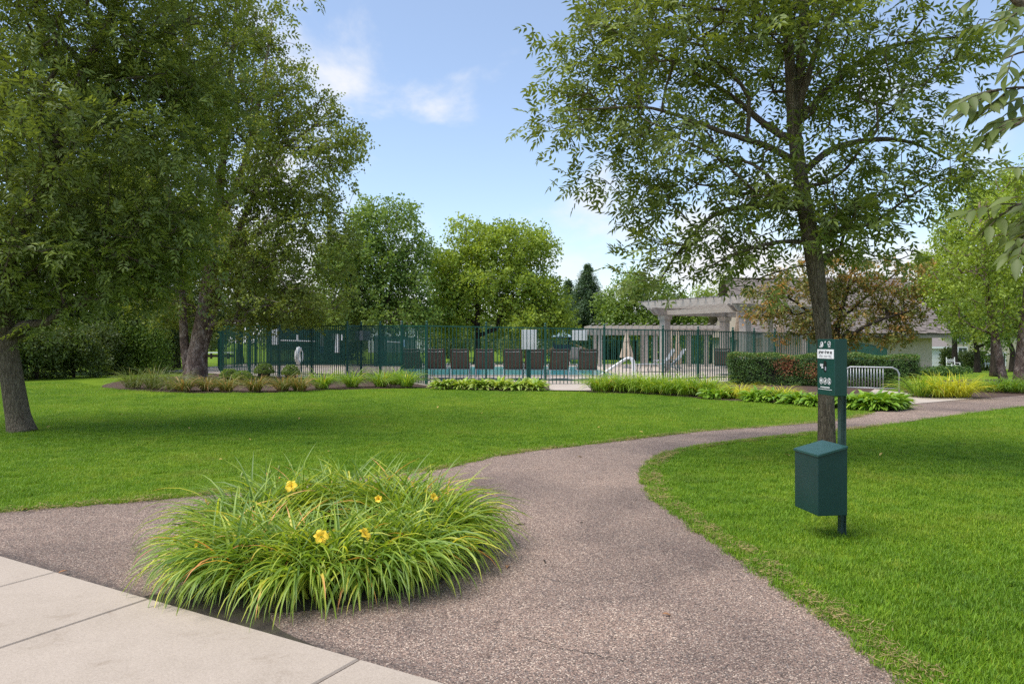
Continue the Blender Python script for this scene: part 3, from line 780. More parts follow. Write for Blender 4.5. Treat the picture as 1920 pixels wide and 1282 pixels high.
fence = thing('pool_fence', 'tall dark green metal picket fence around the pool, facing the lawn', 'fence', (FP[3].x, FP[3].y, 0))
picket_me = MB().box((0, 0, 0.5), (0.025, 0.025, 1.0)).mesh('picket', M['fence_paint'])
post_me = MB().box((0, 0, 0.5), (0.066, 0.066, 1.0)).mesh('post', M['fence_paint'])
cap_me = MB().lathe([(0.0, 0), (0.048, 0.0), (0.048, 0.02), (0.02, 0.035), (0.018, 0.045), (0.036, 0.065), (0.040, 0.085), (0.030, 0.108), (0.004, 0.125)], k=10).mesh('post_cap', M['fence_paint'], smooth=True)
def child(name, me, parent, loc, rz=0, sz=1.0):
    o = link(name, me, parent, loc); o.rotation_euler = (0, 0, rz); o.scale = (1, 1, sz); return o
def run_fence(root, pts, npan, spacing, pick_parts=True, low=0.04):
    org = root.location; seen_post = set(); extra = MB()
    for (a, b), k in zip(zip(pts[:-1], pts[1:]), npan):
        d2 = Vector((b.x - a.x, b.y - a.y, 0)); L = d2.length; rz = math.atan2(d2.y, d2.x)
        for i in range(k):
            p, q = a.lerp(b, i / k), a.lerp(b, (i + 1) / k)
            for e in (p, q):
                key = (round(e.x, 2), round(e.y, 2))
                if key in seen_post: continue
                seen_post.add(key); g = terrain(e.x, e.y)
                po = child('post', post_me, root, (e.x - org.x, e.y - org.y, g - org.z), rz, e.z + 0.03 - g)
                c = link('post_cap', cap_me, po); c.location = (0, 0, 1.0); c.scale = (1, 1, 1 / (e.z + 0.03 - g))
            gp, gq = terrain(p.x, p.y), terrain(q.x, q.y)
            dirv = (q - p).normalized()
            for off, h in ((-0.035, 0.04), (0, 0.035)):
                pass
            mbt = MB().beam(Vector((p.x, p.y, p.z - 0.02)), Vector((q.x, q.y, q.z - 0.02)), 0.034, 0.036); mbt.build('top_rail', M['fence_paint'], root)
            mbt = MB().beam(Vector((p.x, p.y, gp + 0.17)), Vector((q.x, q.y, gq + 0.17)), 0.034, 0.036); mbt.build('bottom_rail', M['fence_paint'], root)
            l = (q - p).length; m = max(2, int(round(l / spacing)))
            for j in range(1, m):
                t = j / m; e = p.lerp(q, t); g = terrain(e.x, e.y)
                z0 = g + low; z1 = e.z - 0.005
                if pick_parts: child('picket', picket_me, root, (e.x - org.x, e.y - org.y, z0 - org.z), rz, z1 - z0)
                else: extra.box((e.x, e.y, (z0 + z1) / 2), (0.021, 0.021, z1 - z0))
    if extra.v:
        extra.build('pickets', M['fence_paint'], root)['kind'] = 'stuff'
run_fence(fence, FP, [4, 1, 3, 4, 1, 1, 1, 1, 1, 7], 0.122)
# far side of the enclosure
BF = [Vector((-12.7, 31.5, 2.10)), Vector((-15.5, 38, 1.95)), Vector((-14.5, 43.5, 1.75)), Vector((-6, 44.2, 1.6)), Vector((16, 44.2, 1.45))]
bfence = thing('pool_fence', 'far green picket fence across the back of the pool deck', 'fence', (BF[3].x, BF[3].y, 0))
run_fence(bfence, BF, [4, 3, 5, 9], 0.13, False)

# ================================================================== PET WASTE STATION (faces the path, to the left)
ST_U = Vector((-0.13, 0.9915, 0)).normalized(); ST_D = Vector((ST_U.y, -ST_U.x, 0))      # along the front; into the depth
st = thing('pet_waste_station', 'dark green dog waste station with bag dispenser and lidded bin on a post', 'waste station', (2.366, 5.20, 0))
MU = Matrix((-ST_U, ST_D, Vector((0, 0, 1)))).transposed()   # local x: reading direction on the front, y: into depth, z: up
def SP(o, x, y, z): return o + MU @ Vector((x, y, z))
# U-channel post
pc = Vector((2.366, 5.20, 0))
mb = MB()
for x, y, w, d in ((0, 0.0, 0.040, 0.006), (-0.0175, 0.014, 0.005, 0.024), (0.0175, 0.014, 0.005, 0.024), (-0.026, 0.0275, 0.020, 0.005), (0.026, 0.0275, 0.020, 0.005)):
    mb.box(pc + MU @ Vector((x, y, 0.70)), (w, d, 1.42), MU)
mb.build('post', M['post_steel'], st)
# dispenser
dc = Vector((2.300, 5.175, 0))
disp = MB().box(dc + Vector((0, 0, 1.219)), (0.222, 0.095, 0.402), MU).build('dispenser', M['green_paint'], st, bevel=0.004)
FY = -0.0475
def face_obj(name, mat, verts2, lift, faces, parent=disp, thick=0.0012):
    """a thin raised piece on the dispenser's front; 2D coordinates on that face"""
    n = len(verts2); mb = MB()
    vs = [SP(dc, x, FY - lift, z) for x, z in verts2] 
    mb.add(vs, faces); o = mb.build(name, mat, parent); return o
def rect2(x0, z0, x1, z1): return [(x0, z0), (x1, z0), (x1, z1), (x0, z1)]
def rbox(name, mat, x0, z0, x1, z1, t=0.002, parent=disp, lift=0.0):
    c = SP(dc, (x0 + x1) / 2, FY - lift - t / 2 + 0.0005, (z0 + z1) / 2)
    return MB().box(c, (x1 - x0, t + 0.001, z1 - z0), MU).build(name, mat, parent)
rbox('label_panel', M['white'], -0.107, 1.281, 0.101, 1.347, 0.002)
def text_on(body, x, z, size, mat, sx=1.0, bold=0.0, lift=0.0034, name='lettering', align='CENTER', extrude=0.0):
    cu = bpy.data.curves.new('txt', 'FONT'); cu.body = body; cu.size = size; cu.align_x = align; cu.align_y = 'CENTER'; cu.offset = bold; cu.extrude = extrude
    to = bpy.data.objects.new('txt', cu); COL.objects.link(to)
    dg = bpy.context.evaluated_depsgraph_get(); me = bpy.data.meshes.new_from_object(to.evaluated_get(dg))
    bpy.data.objects.remove(to)
    off = dc; p = disp; o_ = Vector((0, 0, 0))
    while p is not None: o_ = o_ + p.location; p = p.parent
    for v in me.vertices: v.co = SP(dc, x + v.co.x * sx, FY - lift, z + v.co.y) - o_
    me.materials.clear(); me.materials.append(mat); me.update()
    return link(name, me, disp)
text_on('please clean up', -0.003, 1.328, 0.034, M['ink'], 0.82, 0.0009)
text_on('after your dog', -0.003, 1.300, 0.033, M['ink_grey'], 0.82, -0.0002)
# slot with the bag showing
def ring2(cx, cz, rx, rz, w, k=20):
    vs = []; fs = []
    for j in range(k):
        a = 2 * math.pi * j / k; vs += [(cx + rx * math.cos(a), cz + rz * math.sin(a)), (cx + (rx - w) * math.cos(a), cz + (rz - w) * math.sin(a))]
    for j in range(k): b = 2 * j; c = 2 * ((j + 1) % k); fs.append((b, c, c + 1, b + 1))
    return vs, fs
sl = [(0.0 - 0.0 + 0.019 * math.cos(a) - 0.008, (1.249 if a < math.pi else 1.200) + 0.017 * math.sin(a)) for a in [math.pi * i / 8 for i in range(9)] + [math.pi + math.pi * i / 8 + 1e-6 for i in range(9)]]
slot = face_obj('slot', M['slot'], sl, 0.0016, [tuple(range(len(sl)))])
rbox('bag', M['bag'], 0.002 - 0.008, 1.196, 0.017 - 0.008, 1.222, 0.0012, disp, 0.0028)
# printed marks
def marks(name, parts, lift=0.0026):
    V, F = [], []
    for vs, fs in parts:
        b = len(V); V += vs; F += [tuple(i + b for i in f) for f in fs]
    return face_obj(name, M['white'], V, lift, F)
def blob2(pts): return (pts, [tuple(range(len(pts)))])
def ell(cx, cz, rx, rz, rot=0, k=14):
    return blob2([(cx + rx * math.cos(t) * math.cos(rot) - rz * math.sin(t) * math.sin(rot), cz + rx * math.cos(t) * math.sin(rot) + rz * math.sin(t) * math.cos(rot)) for t in [2 * math.pi * i / k for i in range(k)]])
def stroke(x0, z0, x1, z1, w):
    d = Vector((x1 - x0, z1 - z0)).normalized(); nx, nz2 = -d.y * w / 2, d.x * w / 2
    return blob2([(x0 + nx, z0 + nz2), (x0 - nx, z0 - nz2), (x1 - nx, z1 - nz2), (x1 + nx, z1 + nz2)])
marks('leaf_emblem', [ring2(-0.048, 1.383, 0.020, 0.020, 0.005), ell(-0.046, 1.380, 0.008, 0.017, -0.5), stroke(-0.082, 1.366, -0.052, 1.364, 0.005), stroke(-0.062, 1.361, -0.040, 1.372, 0.006)])
marks('lock_mark', [stroke(-0.014, 1.399, 0.000, 1.404, 0.005), stroke(0.000, 1.404, 0.003, 1.398, 0.005), stroke(-0.008, 1.392, -0.002, 1.396, 0.003)])
marks('tick_emblem', [ring2(0.046, 1.387, 0.021, 0.018, 0.004), stroke(0.036, 1.386, 0.043, 1.379, 0.005), stroke(0.043, 1.379, 0.058, 1.397, 0.005), stroke(0.032, 1.3635, 0.062, 1.3635, 0.0035)])
marks('slot_print', [blob2(rect2(-0.070 + i * 0.0105, 1.229, -0.0625 + i * 0.0105, 1.242)) for i in range(4)] + [stroke(-0.068, 1.226, -0.034, 1.226, 0.003), ell(-0.042, 1.216, 0.013, 0.006)])
for i, cx in enumerate((-0.056, -0.005, 0.046)):
    pr = [ring2(cx, 1.120 - 0.0, 0.0235, 0.0235, 0.0035, 24)]
    if i == 0: pr += [ell(cx, 1.124, 0.013, 0.008), stroke(cx - 0.013, 1.112, cx + 0.013, 1.112, 0.004), stroke(cx - 0.012, 1.118, cx + 0.012, 1.118, 0.003)]
    elif i == 1: pr += [ell(cx + 0.004, 1.127, 0.007, 0.006), stroke(cx - 0.011, 1.112, cx + 0.006, 1.124, 0.007), stroke(cx - 0.003, 1.110, cx + 0.011, 1.117, 0.006)]
    else: pr += [stroke(cx - 0.002, 1.106, cx - 0.002, 1.134, 0.009), stroke(cx - 0.002, 1.133, cx + 0.010, 1.136, 0.006), stroke(cx + 0.006, 1.106, cx + 0.006, 1.120, 0.006)]
    marks('round_pictogram', pr)
marks('bottom_print', [blob2(rect2(-0.064 + i * 0.0098, 1.071, -0.0565 + i * 0.0098, 1.079)) for i in range(12)] + [stroke(-0.092, 1.060, 0.082, 1.060, 0.003)])
MB().lathe([(0.008, 0), (0.008, 0.006), (0.003, 0.008)], k=10).build('lock', M['alu'], disp).location = SP(dc, 0.088, FY, 1.022) - Vector(st.location)
# bin hung low on the post
bc = Vector((2.212, 5.165, 0))
MUb = MU
mb = MB()
w2, d2, zb, zf, zk = 0.156, 0.109, 0.192, 0.612, 0.668
def BP(x, y, z): return bc + MUb @ Vector((x, y, z))
vs = [BP(-w2, -d2, zb), BP(w2, -d2, zb), BP(w2, d2, zb), BP(-w2, d2, zb), BP(-w2, -d2, zf), BP(w2, -d2, zf), BP(w2, d2, zk), BP(-w2, d2, zk)]
mb.add(vs, [(0, 3, 2, 1), (4, 5, 6, 7), (0, 1, 5, 4), (1, 2, 6, 5), (2, 3, 7, 6), (3, 0, 4, 7)])
bino = mb.build('bin', M['bin_paint'], st, bevel=0.003)
MB().box(bc + MU @ Vector((0, 0.130, 0.45)), (0.05, 0.045, 0.22), MU).build('bin_bracket', M['post_steel'], st)
mb = MB(); e = 0.007
sl_ = (zk - zf) / (2 * d2)
def LZ(y): return zf + (y + d2) * sl_
vs = []
for dz in (-0.010, 0.007):
    vs += [BP(-w2 - e, -d2 - e, LZ(-d2 - e) + dz), BP(w2 + e, -d2 - e, LZ(-d2 - e) + dz), BP(w2 + e, d2 + 0.002, LZ(d2) + dz), BP(-w2 - e, d2 + 0.002, LZ(d2) + dz)]
mb.add(vs, [(0, 3, 2, 1), (4, 5, 6, 7), (0, 1, 5, 4), (1, 2, 6, 5), (2, 3, 7, 6), (3, 0, 4, 7)])
mb.build('lid', M['bin_lid'], bino, bevel=0.0025)

# ================================================================== DAYLILY CLUMP IN THE ASPHALT
BC, BRX, BRY = np.array([-1.165, 4.75]), 0.91, 1.0
lily = thing('daylily_clump', 'large round clump of arching daylilies with yellow flowers beside the sidewalk', 'daylilies', (BC[0], BC[1], 0))
th = np.linspace(0, 2 * np.pi, 60, endpoint=False)
rw = 1.02 + 0.05 * np.sin(3 * th + 1) + rng.normal(0, 0.015, 60)
soil = [(BC[0] + BRX * r * math.cos(t), BC[1] + BRY * r * math.sin(t)) for t, r in zip(th, rw)]
me = flat_poly([(p[0] - BC[0], p[1] - BC[1]) for p in soil], 0.013, M['soil'], 'soil')
link('soil', me, lily)
# a tongue of mossy soil between the clump and the sidewalk
TG = [tuple(p) for p in catmull([sw(a, b) for a, b in ((1.50, -0.012), (1.9, -0.010), (2.25, -0.010), (2.50, -0.010), (2.78, -0.012), (2.55, -0.05), (2.38, -0.11), (2.18, -0.24), (1.95, -0.34), (1.7, -0.25), (1.55, -0.12))], 4, True)]
link('soil', flat_poly([(p[0] - BC[0], p[1] - BC[1]) for p in TG], 0.0155, M['soil'], 'soil_tongue'), lily)
def ring_points(n, r0, r1):
    a = rng.uniform(0, 2 * np.pi, n); r = np.sqrt(rng.uniform(r0 * r0, r1 * r1, n)); return a, r
NF = 235
fa, fr = ring_points(NF, 0.44, 0.90)
per = 17
a = np.repeat(fa, per); r = np.repeat(fr, per)
n = NF * per
p0 = np.stack([BRX * r * np.cos(a) + rng.normal(0, 0.022, n), BRY * r * np.sin(a) + rng.normal(0, 0.022, n), np.full(n, 0.01)], 1)
outw = rng.uniform(0, 1, n) < np.clip((r - 0.46) * 2.1, 0.22, 0.82)
az = np.where(outw, a + rng.normal(0, 0.55, n), rng.uniform(0, 2 * np.pi, n))
Lf = rng.uniform(0.44, 0.70, n) * np.where(np.sin(a) < -0.2, 0.90, 1.06)
e0 = np.radians(np.where(outw, rng.uniform(58, 84, n), rng.uniform(66, 89, n)))
bend = np.radians(np.where(outw, rng.uniform(95, 165, n), rng.uniform(50, 130, n)))
ti = np.clip(rng.beta(2.2, 2.2, n) * 0.80 + 0.10 + 0.14 * np.sin(np.repeat(rng.uniform(0, 6, NF), per)), 0, 0.84)
odd = rng.uniform(0, 1, n); ti = np.where(odd > 0.95, rng.uniform(0.84, 1.0, n), ti)
V, F, T, pv = strap_leaves(p0, az, e0, bend, Lf, rng.uniform(0.013, 0.023, n), ti, seg=8, tip_tint=0.18)
# the 300 leaves that show largest (front, outside) are leaves of their own
tipy = V.reshape(n, pv, 3)[:, -4:, 1].mean(1); score = tipy - 0.25 * Lf + np.where(outw, 0, 0.8)
order = np.argsort(score); front = order[:300]
Vr = V.reshape(n, pv, 3); Tr = T.reshape(n, pv)
q1 = F.reshape(n, -1, 4)[0]
for i in front:
    link('leaf', nmesh('daylily_leaf', Vr[i], q1, M['lily_leaf'], {'tint': Tr[i]}, smooth=True), lily)
rest = order[300:]
m_ = len(rest)
o = link('leaves', nmesh('daylily_leaves', Vr[rest].reshape(-1, 3), (q1[None] + (np.arange(m_) * pv)[:, None, None]).reshape(-1, 4), M['lily_leaf'], {'tint': Tr[rest].ravel()}, smooth=True), lily); o['kind'] = 'stuff'
# flowers: (px, py, depth, size, tilt direction)
petal_P = []
def petal_mesh(L, Wd):
    vs, fs = [], []
    for i, u in enumerate(np.linspace(0, 1, 6)):
        w = Wd * (0.28 + 0.9 * math.sin(math.pi * min(1, u * 0.85 + 0.05))) * (1 if u < 0.98 else 0.12) / 2
        x = L * u * (1 - 0.12 * u); z = L * (0.55 * u - 0.62 * u * u * u)
        vs += [(x, -w, z + 0.1 * w), (x, 0, z - 0.15 * w), (x, w, z + 0.1 * w)]
    for i in range(5):
        for j in range(2): b = i * 3 + j; fs.append((b, b + 1, b + 4, b + 3))
    me = MB().add(vs, fs).mesh('petal', M['petal'], smooth=True); return me
pet_me = petal_mesh(0.052, 0.034); sep_me = petal_mesh(0.052, 0.024)
def flower(px, py, Y, s, face, nm='flower', mat=None, opened=1.0):
    c = W(px, py, Y); loc = c - Vector(lily.location)
    f = link(nm, MB().lathe([(0.004, -0.035), (0.006, -0.012), (0.011, 0.004), (0.003, 0.010)], k=8).mesh('flower_throat', M['stalk'], smooth=True), lily, loc)
    f.rotation_euler = face; f.scale = (s, s, s)
    for k in range(6):
        p = link('petal', pet_me if k % 2 == 0 else sep_me, f, (0, 0, 0.004 if k % 2 == 0 else 0.0)); p.rotation_euler = (0, -R(12 + 60 * (1 - opened)), k * math.pi / 3 + random.uniform(-0.1, 0.1))
    for k in range(5):
        pass
    stm = MB()
    for k in range(5):
        aa = k * 1.25; stm.tube([(0, 0, 0), (0.008 * math.cos(aa), 0.008 * math.sin(aa), 0.025), (0.013 * math.cos(aa), 0.013 * math.sin(aa), 0.036)], 0.0012, 4)
    stm.build('stamens', M['petal'], f, local=True)
    base = Vector((c.x + random.uniform(-0.08, 0.08), c.y + random.uniform(0, 0.1), 0.02))
    stk = catmull([base, base.lerp(c, 0.6) + Vector((0, 0, 0.05)), c - Vector((0, 0, 0.01))], 4)
    MB().tube([Vector(p) for p in stk], [0.0042] * len(stk), 6).build('flower_stalk', M['stalk'], lily, smooth=True)
flower(547, 912, 4.95, 1.0, (R(62), R(-8), 0))
flower(602, 1007, 3.92, 0.95, (R(58), R(10), 0.3))
flower(682, 1003, 3.92, 0.98, (R(35), R(40), 0.6))
flower(711, 936, 4.65, 0.72, (R(60), R(-35), 0.2), opened=0.55)
flower(811, 933, 4.65, 0.75, (R(50), R(40), 0.2), opened=0.6)
flower(372, 1022, 4.1, 0.55, (R(60), R(-60), 0.2), opened=0.15)
bud_me = MB().lathe([(0.002, 0), (0.007, 0.008), (0.0085, 0.022), (0.006, 0.036), (0.001, 0.044)], k=8).mesh('bud', M['bud'], smooth=True)
spent_me = MB().lathe([(0.003, 0), (0.006, 0.012), (0.005, 0.03), (0.003, 0.05), (0.001, 0.062)], k=7).mesh('spent_flower', M['petal_old'], smooth=True)
for k, (px, py, Y) in enumerate([(522, 882, 5.5), (505, 890, 5.5), (467, 905, 5.3), (471, 925, 5.1), (459, 955, 4.85), (500, 938, 5.0), (675, 1040, 4.0), (668, 1036, 4.05), (590, 1025, 4.15), (452, 895, 5.4), (790, 905, 5.3), (803, 880, 5.6), (696, 997, 4.2), (595, 1047, 4.0), (562, 1057, 4.0), (860, 925, 5.1)]):
    c = W(px, py, Y); o = link('bud', bud_me, lily, c - Vector(lily.location)); o.rotation_euler = (random.uniform(-0.6, 0.6), random.uniform(-0.6, 0.6), 0); s = random.uniform(0.7, 1.1); o.scale = (s, s, s)
    b0 = Vector((c.x + random.uniform(-0.07, 0.07), c.y + random.uniform(0, 0.08), 0.02)); stk = catmull([b0, b0.lerp(c, 0.6) + Vector((0, 0, 0.04)), c], 4)
    MB().tube([Vector(p) for p in stk], [0.003] * len(stk), 5).build('flower_stalk', M['stalk'], lily, smooth=True)
for k, (px, py, Y) in enumerate([(500, 886, 5.5), (526, 893, 5.45), (480, 912, 5.25), (512, 1025, 4.1), (547, 1032, 4.05), (553, 1046, 4.0), (707, 1035, 4.05), (778, 897, 5.4), (712, 950, 4.9), (820, 930, 5.0), (395, 940, 5.0), (385, 935, 5.1)]):
    c = W(px, py, Y); o = link('spent_flower', spent_me, lily, c - Vector(lily.location)); o.rotation_euler = (R(150) + random.uniform(-0.7, 0.7), random.uniform(-0.7, 0.7), 0)

# ================================================================== POOL FURNITURE
def make_lounger(name, label, sling, frame, group):
    """local: head end at y=0, foot towards +y; x across"""
    t = thing(name, label, 'lounger', (0, 0, 0), 0, group)
    w = 0.32
    for s in (-1, 1):
        pass
    mb = MB()
    for s in (-1, 1):
        mb.tube([(s * w, 0.62, 0.36), (s * w, 1.9, 0.36)], 0.018, 6)
    for y in (0.62, 1.9): mb.tube([(-w, y, 0.36), (w, y, 0.36)], 0.016, 6)
    mb.build('seat_frame', M['alu'], t, local=True)
    mb = MB()
    for s in (-1, 1): mb.tube([(s * w, 0.66, 0.36), (s * w, 0.36, 0.66), (s * w * 0.98, 0.16, 0.99), (s * w * 0.9, 0.13, 1.06)], 0.018, 6)
    mb.tube([(-w * 0.9, 0.13, 1.06), (0, 0.12, 1.045), (w * 0.9, 0.13, 1.06)], 0.018, 6)
    mb.build('back_frame', frame, t, local=True)
    P = [(0.645, 0.375), (0.36, 0.655), (0.165, 0.975), (0.135, 1.045)]
    mb = MB(); vs = []
    for y, z in P: vs += [(-w * 0.97, y, z), (0, y + 0.035, z - 0.012), (w * 0.97, y, z), (w * 0.97, y + 0.008, z + 0.006), (0, y + 0.043, z - 0.006), (-w * 0.97, y + 0.008, z + 0.006)]
    n = len(P); mb.add(vs, [(i * 6 + j, i * 6 + (j + 1) % 6, (i + 1) * 6 + (j + 1) % 6, (i + 1) * 6 + j) for i in range(n - 1) for j in range(6)])
    back = mb.build('back_sling', sling, t, local=True)
    MB().tube([(-w * 0.8, 0.150, 0.975), (0, 0.178, 0.962), (w * 0.8, 0.150, 0.975)], 0.011, 6).build('piping', M['alu'], back, local=True)
    mb = MB(); vs = []
    for y, z in ((0.64, 0.365), (1.25, 0.345), (1.88, 0.365)): vs += [(-w * 0.97, y, z), (w * 0.97, y, z), (w * 0.97, y, z + 0.008), (-w * 0.97, y, z + 0.008)]
    mb.add(vs, [(i * 4 + j, i * 4 + (j + 1) % 4, (i + 1) * 4 + (j + 1) % 4, (i + 1) * 4 + j) for i in range(2) for j in range(4)]); mb.build('seat_sling', sling, t, local=True)
    for s in (-1, 1):
        for y, dy in ((0.55, -0.16), (1.70, 0.10)):
            MB().tube([(s * w, y, 0.36), (s * w, y + dy, 0.02)], 0.016, 6).build('leg', M['alu'], t, local=True)
        mb = MB(); mb.tube([(s * (w + 0.03), 0.50, 0.52), (s * (w + 0.03), 0.85, 0.55), (s * (w + 0.03), 1.0, 0.50)], 0.020, 6); mb.tube([(s * (w + 0.03), 0.95, 0.52), (s * w, 0.95, 0.36)], 0.014, 6)
        mb.build('armrest', M['alu'], t, local=True)
    MB().tube([(-w, 0.41, 0.08), (w, 0.41, 0.08)], 0.012, 6).build('cross_bar', M['alu'], t, local=True)
    return t
LX = [(770, 26.3), (816, 26.2), (862, 26.0), (909, 25.9), (961, 25.7), (1003, 25.6), (1051, 25.4), (1104, 25.3)]
ords = ['first', 'second', 'third', 'fourth', 'fifth', 'sixth', 'seventh', 'eighth', 'ninth', 'tenth', 'eleventh', 'twelfth', 'thirteenth']
proto = make_lounger('sun_lounger', '', M['brown_sling'], M['bronze_frame'], 'brown loungers in a row behind the fence')
for i, (px, Y) in enumerate(LX):
    o = proto if i == 0 else copy_tree(proto)
    o.location = ((px - 960) / FPX * Y, Y - 0.15, 0.02); o.rotation_euler = (0, 0, random.uniform(-0.04, 0.04)); o.scale = (1.04, 1, 1.06)
    o['label'] = ('%s brown sling lounger from the left in the row behind the fence' % ords[i]) if i < 7 else 'brown sling lounger at the right end of the row, beside the cedar post'
gl = make_lounger('sun_lounger', 'pale grey lounger seen across the pool between two brown loungers', M['grey_sling'], M['alu'], None)
gl.location = (3.75, 41.5, 0.02); gl.rotation_euler = (0, 0, R(10))
for k, (px, Y, rz, lb) in enumerate([(1248, 33.2, -62, 'pale grey lounger under the pergola with its back raised, nearer the slide rail'), (1268, 33.6, -62, 'pale grey lounger under the pergola with its back raised, farther from the slide rail')]):
    c = copy_tree(gl); c.location = ((px - 960) / FPX * Y + 0.5, Y, 0.02); c.rotation_euler = (0, 0, R(90)); c['label'] = lb; c['group'] = 'pale grey loungers under the pergola'
b2 = copy_tree(proto); b2.location = (8.55, 29.3, 0.02); b2.rotation_euler = (0, 0, R(-20)); b2['label'] = 'brown lounger standing alone near the hedge, behind the fence'; del b2['group']

def umbrella(px, Y, ptop, pbot, label, r=0.16):
    top, bot = W(px, ptop, Y), W(px, pbot, Y); zt, zb_ = top.z, bot.z; H = zt - zb_
    t = thing('patio_umbrella', label, 'umbrella', (top.x, Y, 0.02), 0, 'closed tan umbrellas by the pool')
    MB().tube([(0, 0, 0.0), (0, 0, zt + 0.05)], 0.024, 8).build('pole', M['pole_wood'], t, local=True)
    prof = [(0.03, zt), (0.055, zt - 0.06 * H), (r * 0.42, zt - 0.30 * H), (r * 0.40, zt - 0.36 * H), (r * 0.7, zt - 0.65 * H), (r, zb_ + 0.05 * H), (r * 0.9, zb_)]
    k = 16; vs, fs = [], []
    for i, (rr, z) in enumerate(prof):
        for j in range(k):
            a = 2 * math.pi * j / k; q = rr * (1 + (0.28 if j % 2 else -0.22) * min(1, i / 3)); vs.append((q * math.cos(a), q * math.sin(a), z + (0.04 * (j % 4) if i == len(prof) - 1 else 0)))
    for i in range(len(prof) - 1):
        for j in range(k): fs.append((i * k + j, i * k + (j + 1) % k, (i + 1) * k + (j + 1) % k, (i + 1) * k + j))
    MB().add(vs, fs).build('canopy', M['tan_canvas'], t, local=True)
    MB().lathe([(0.25, 0), (0.25, 0.05), (0.06, 0.07), (0.04, 0.25)], k=14).build('base', M['steel'], t, local=True)
    MB().lathe([(r * 0.46, 0), (r * 0.5, 0.03), (r * 0.46, 0.06)], (0, 0, zt - 0.38 * H), 12).build('tie_strap', M['tan_canvas'], t, local=True)
umbrella(1175, 38.0, 622, 673, 'closed tan umbrella standing alone behind the white slide rail', 0.30)
umbrella(1259, 38.6, 619, 680, 'closed tan umbrella, the thinner of the pair beneath the far pergola', 0.13)
umbrella(1271, 37.6, 619, 684, 'closed tan umbrella, the wider of the pair beneath the far pergola', 0.20)
umbrella(1383, 32.6, 584, 640, 'closed tan umbrella leaning up beside the front post of the tall pergola', 0.17)
umbrella(1464, 35.5, 592, 632, 'closed tan umbrella half hidden by the bronze maple', 0.2)

# white hand rails of the pool entry
rail = thing('pool_entry_rail', 'white tubular double handrail at the pool entry', 'handrail', (W(1160, 700, 28).x, 28.0, 0.02))
for dy in (0, 0.55):
    P = [W(1125, 703, 28), W(1135, 697, 28), W(1170, 674, 28), W(1177, 671.5, 28), W(1183, 674, 28), W(1186, 682, 28), W(1187, 706, 28)]
    P = catmull([tuple(p) for p in P], 4); P[:, 1] += dy; P[:, 0] += dy * 0.3
    MB().tube([Vector(p) for p in P], 0.042, 8).build('rail_tube', M['white'], rail, smooth=True)

# signs and gear
def board(name, label, px0, py0, px1, py1, Y, mat, cat='sign', post=None, frame=True, group=None):
    a, b = W(px0, py0, Y), W(px1, py1, Y); cx = (a.x + b.x) / 2
    t = thing(name, label, cat, (cx, Y, 0), 0, group)
    MB().box((cx, Y, (a.z + b.z) / 2), (abs(b.x - a.x), 0.012, abs(a.z - b.z))).build('panel', mat, t, bevel=0.003)
    mb = MB(); 
    if post:
        mb.box((cx, Y + 0.045, (b.z + a.z) / 4 + 0.01 + a.z * 0.25), (post, 0.05, a.z))
        mb = MB().box((cx + 0.0, Y + 0.05, a.z * 0.5), (post, 0.05, a.z)); mb.build('post', M['fence_paint'], t)
    else:
        for s in (-0.3, 0.3):
            mb.box((cx + s * abs(b.x - a.x), Y + 0.02, (a.z + b.z) / 2), (0.02, 0.03, abs(a.z - b.z) * 0.7))
        mb.build('bracket', M['steel'], t)
    return t
board('sign_board', 'tall blank white sign on a green post behind the middle of the fence', 978, 618, 1006, 655, 23.75, M['white'], post=0.13)
board('sign_board', 'wide blank white sign behind the fence, right of the play roof', 1073, 619, 1101, 638, 23.75, M['white'])
board('sign_board', 'grey rounded sign on the jog of the fence', 666, 620, 694, 638, 28.0, M['greysign'])
board('notice_board', 'white notice board hung on the windscreen half under birch leaves', 509, 616, 525, 646, 38.2, M['white'], 'notice')
nb = board('notice_board', 'narrow white notice with a blue lower half on the windscreen', 600, 624, 608, 663, 40.6, M['white'], 'notice')
a_, b_ = W(600.5, 649, 40.58), W(607.5, 662, 40.58)
MB().box(((a_.x + b_.x) / 2, 40.588, (a_.z + b_.z) / 2), (b_.x - a_.x, 0.006, a_.z - b_.z)).build('blue_print', M['blue'], nb)
board('notice_board', 'tall narrow white rule board on the windscreen', 628, 626, 636, 661, 40.7, M['white'], 'notice')
board('notice_board', 'small white notice just left of the tall rule board', 621.5, 625, 626, 637, 40.75, M['white'], 'notice')
board('notice_board', 'small white notice just right of the tall rule board', 639, 627, 643.5, 638, 40.75, M['white'], 'notice')
board('notice_board', 'small white notice above the life ring, on the rescue pole', 556, 628, 560, 639, 39.2, M['white'], 'notice')
def pole(label, p, q, Y0, Y1, name='rescue_pole'):
    a, b = W(*p, Y0), W(*q, Y1)
    t = thing(name, label, 'rescue pole', (a.x, a.y, a.z))
    MB().tube([a, b], 0.03, 8).build('shaft', M['white'], t); mb = MB()
    for k in (0.15, 0.85): c = a.lerp(b, k); mb.box(c + Vector((0, 0.05, 0)), (0.04, 0.1, 0.1))
    mb.build('holder', M['steel'], t)
pole('long white rescue pole hung along the left windscreen', (525, 638), (600, 640), 38.1, 40.3)
pole('white rescue pole hung beside the light blue towel', (726, 640.5), (752, 642), 40.6, 41.1)
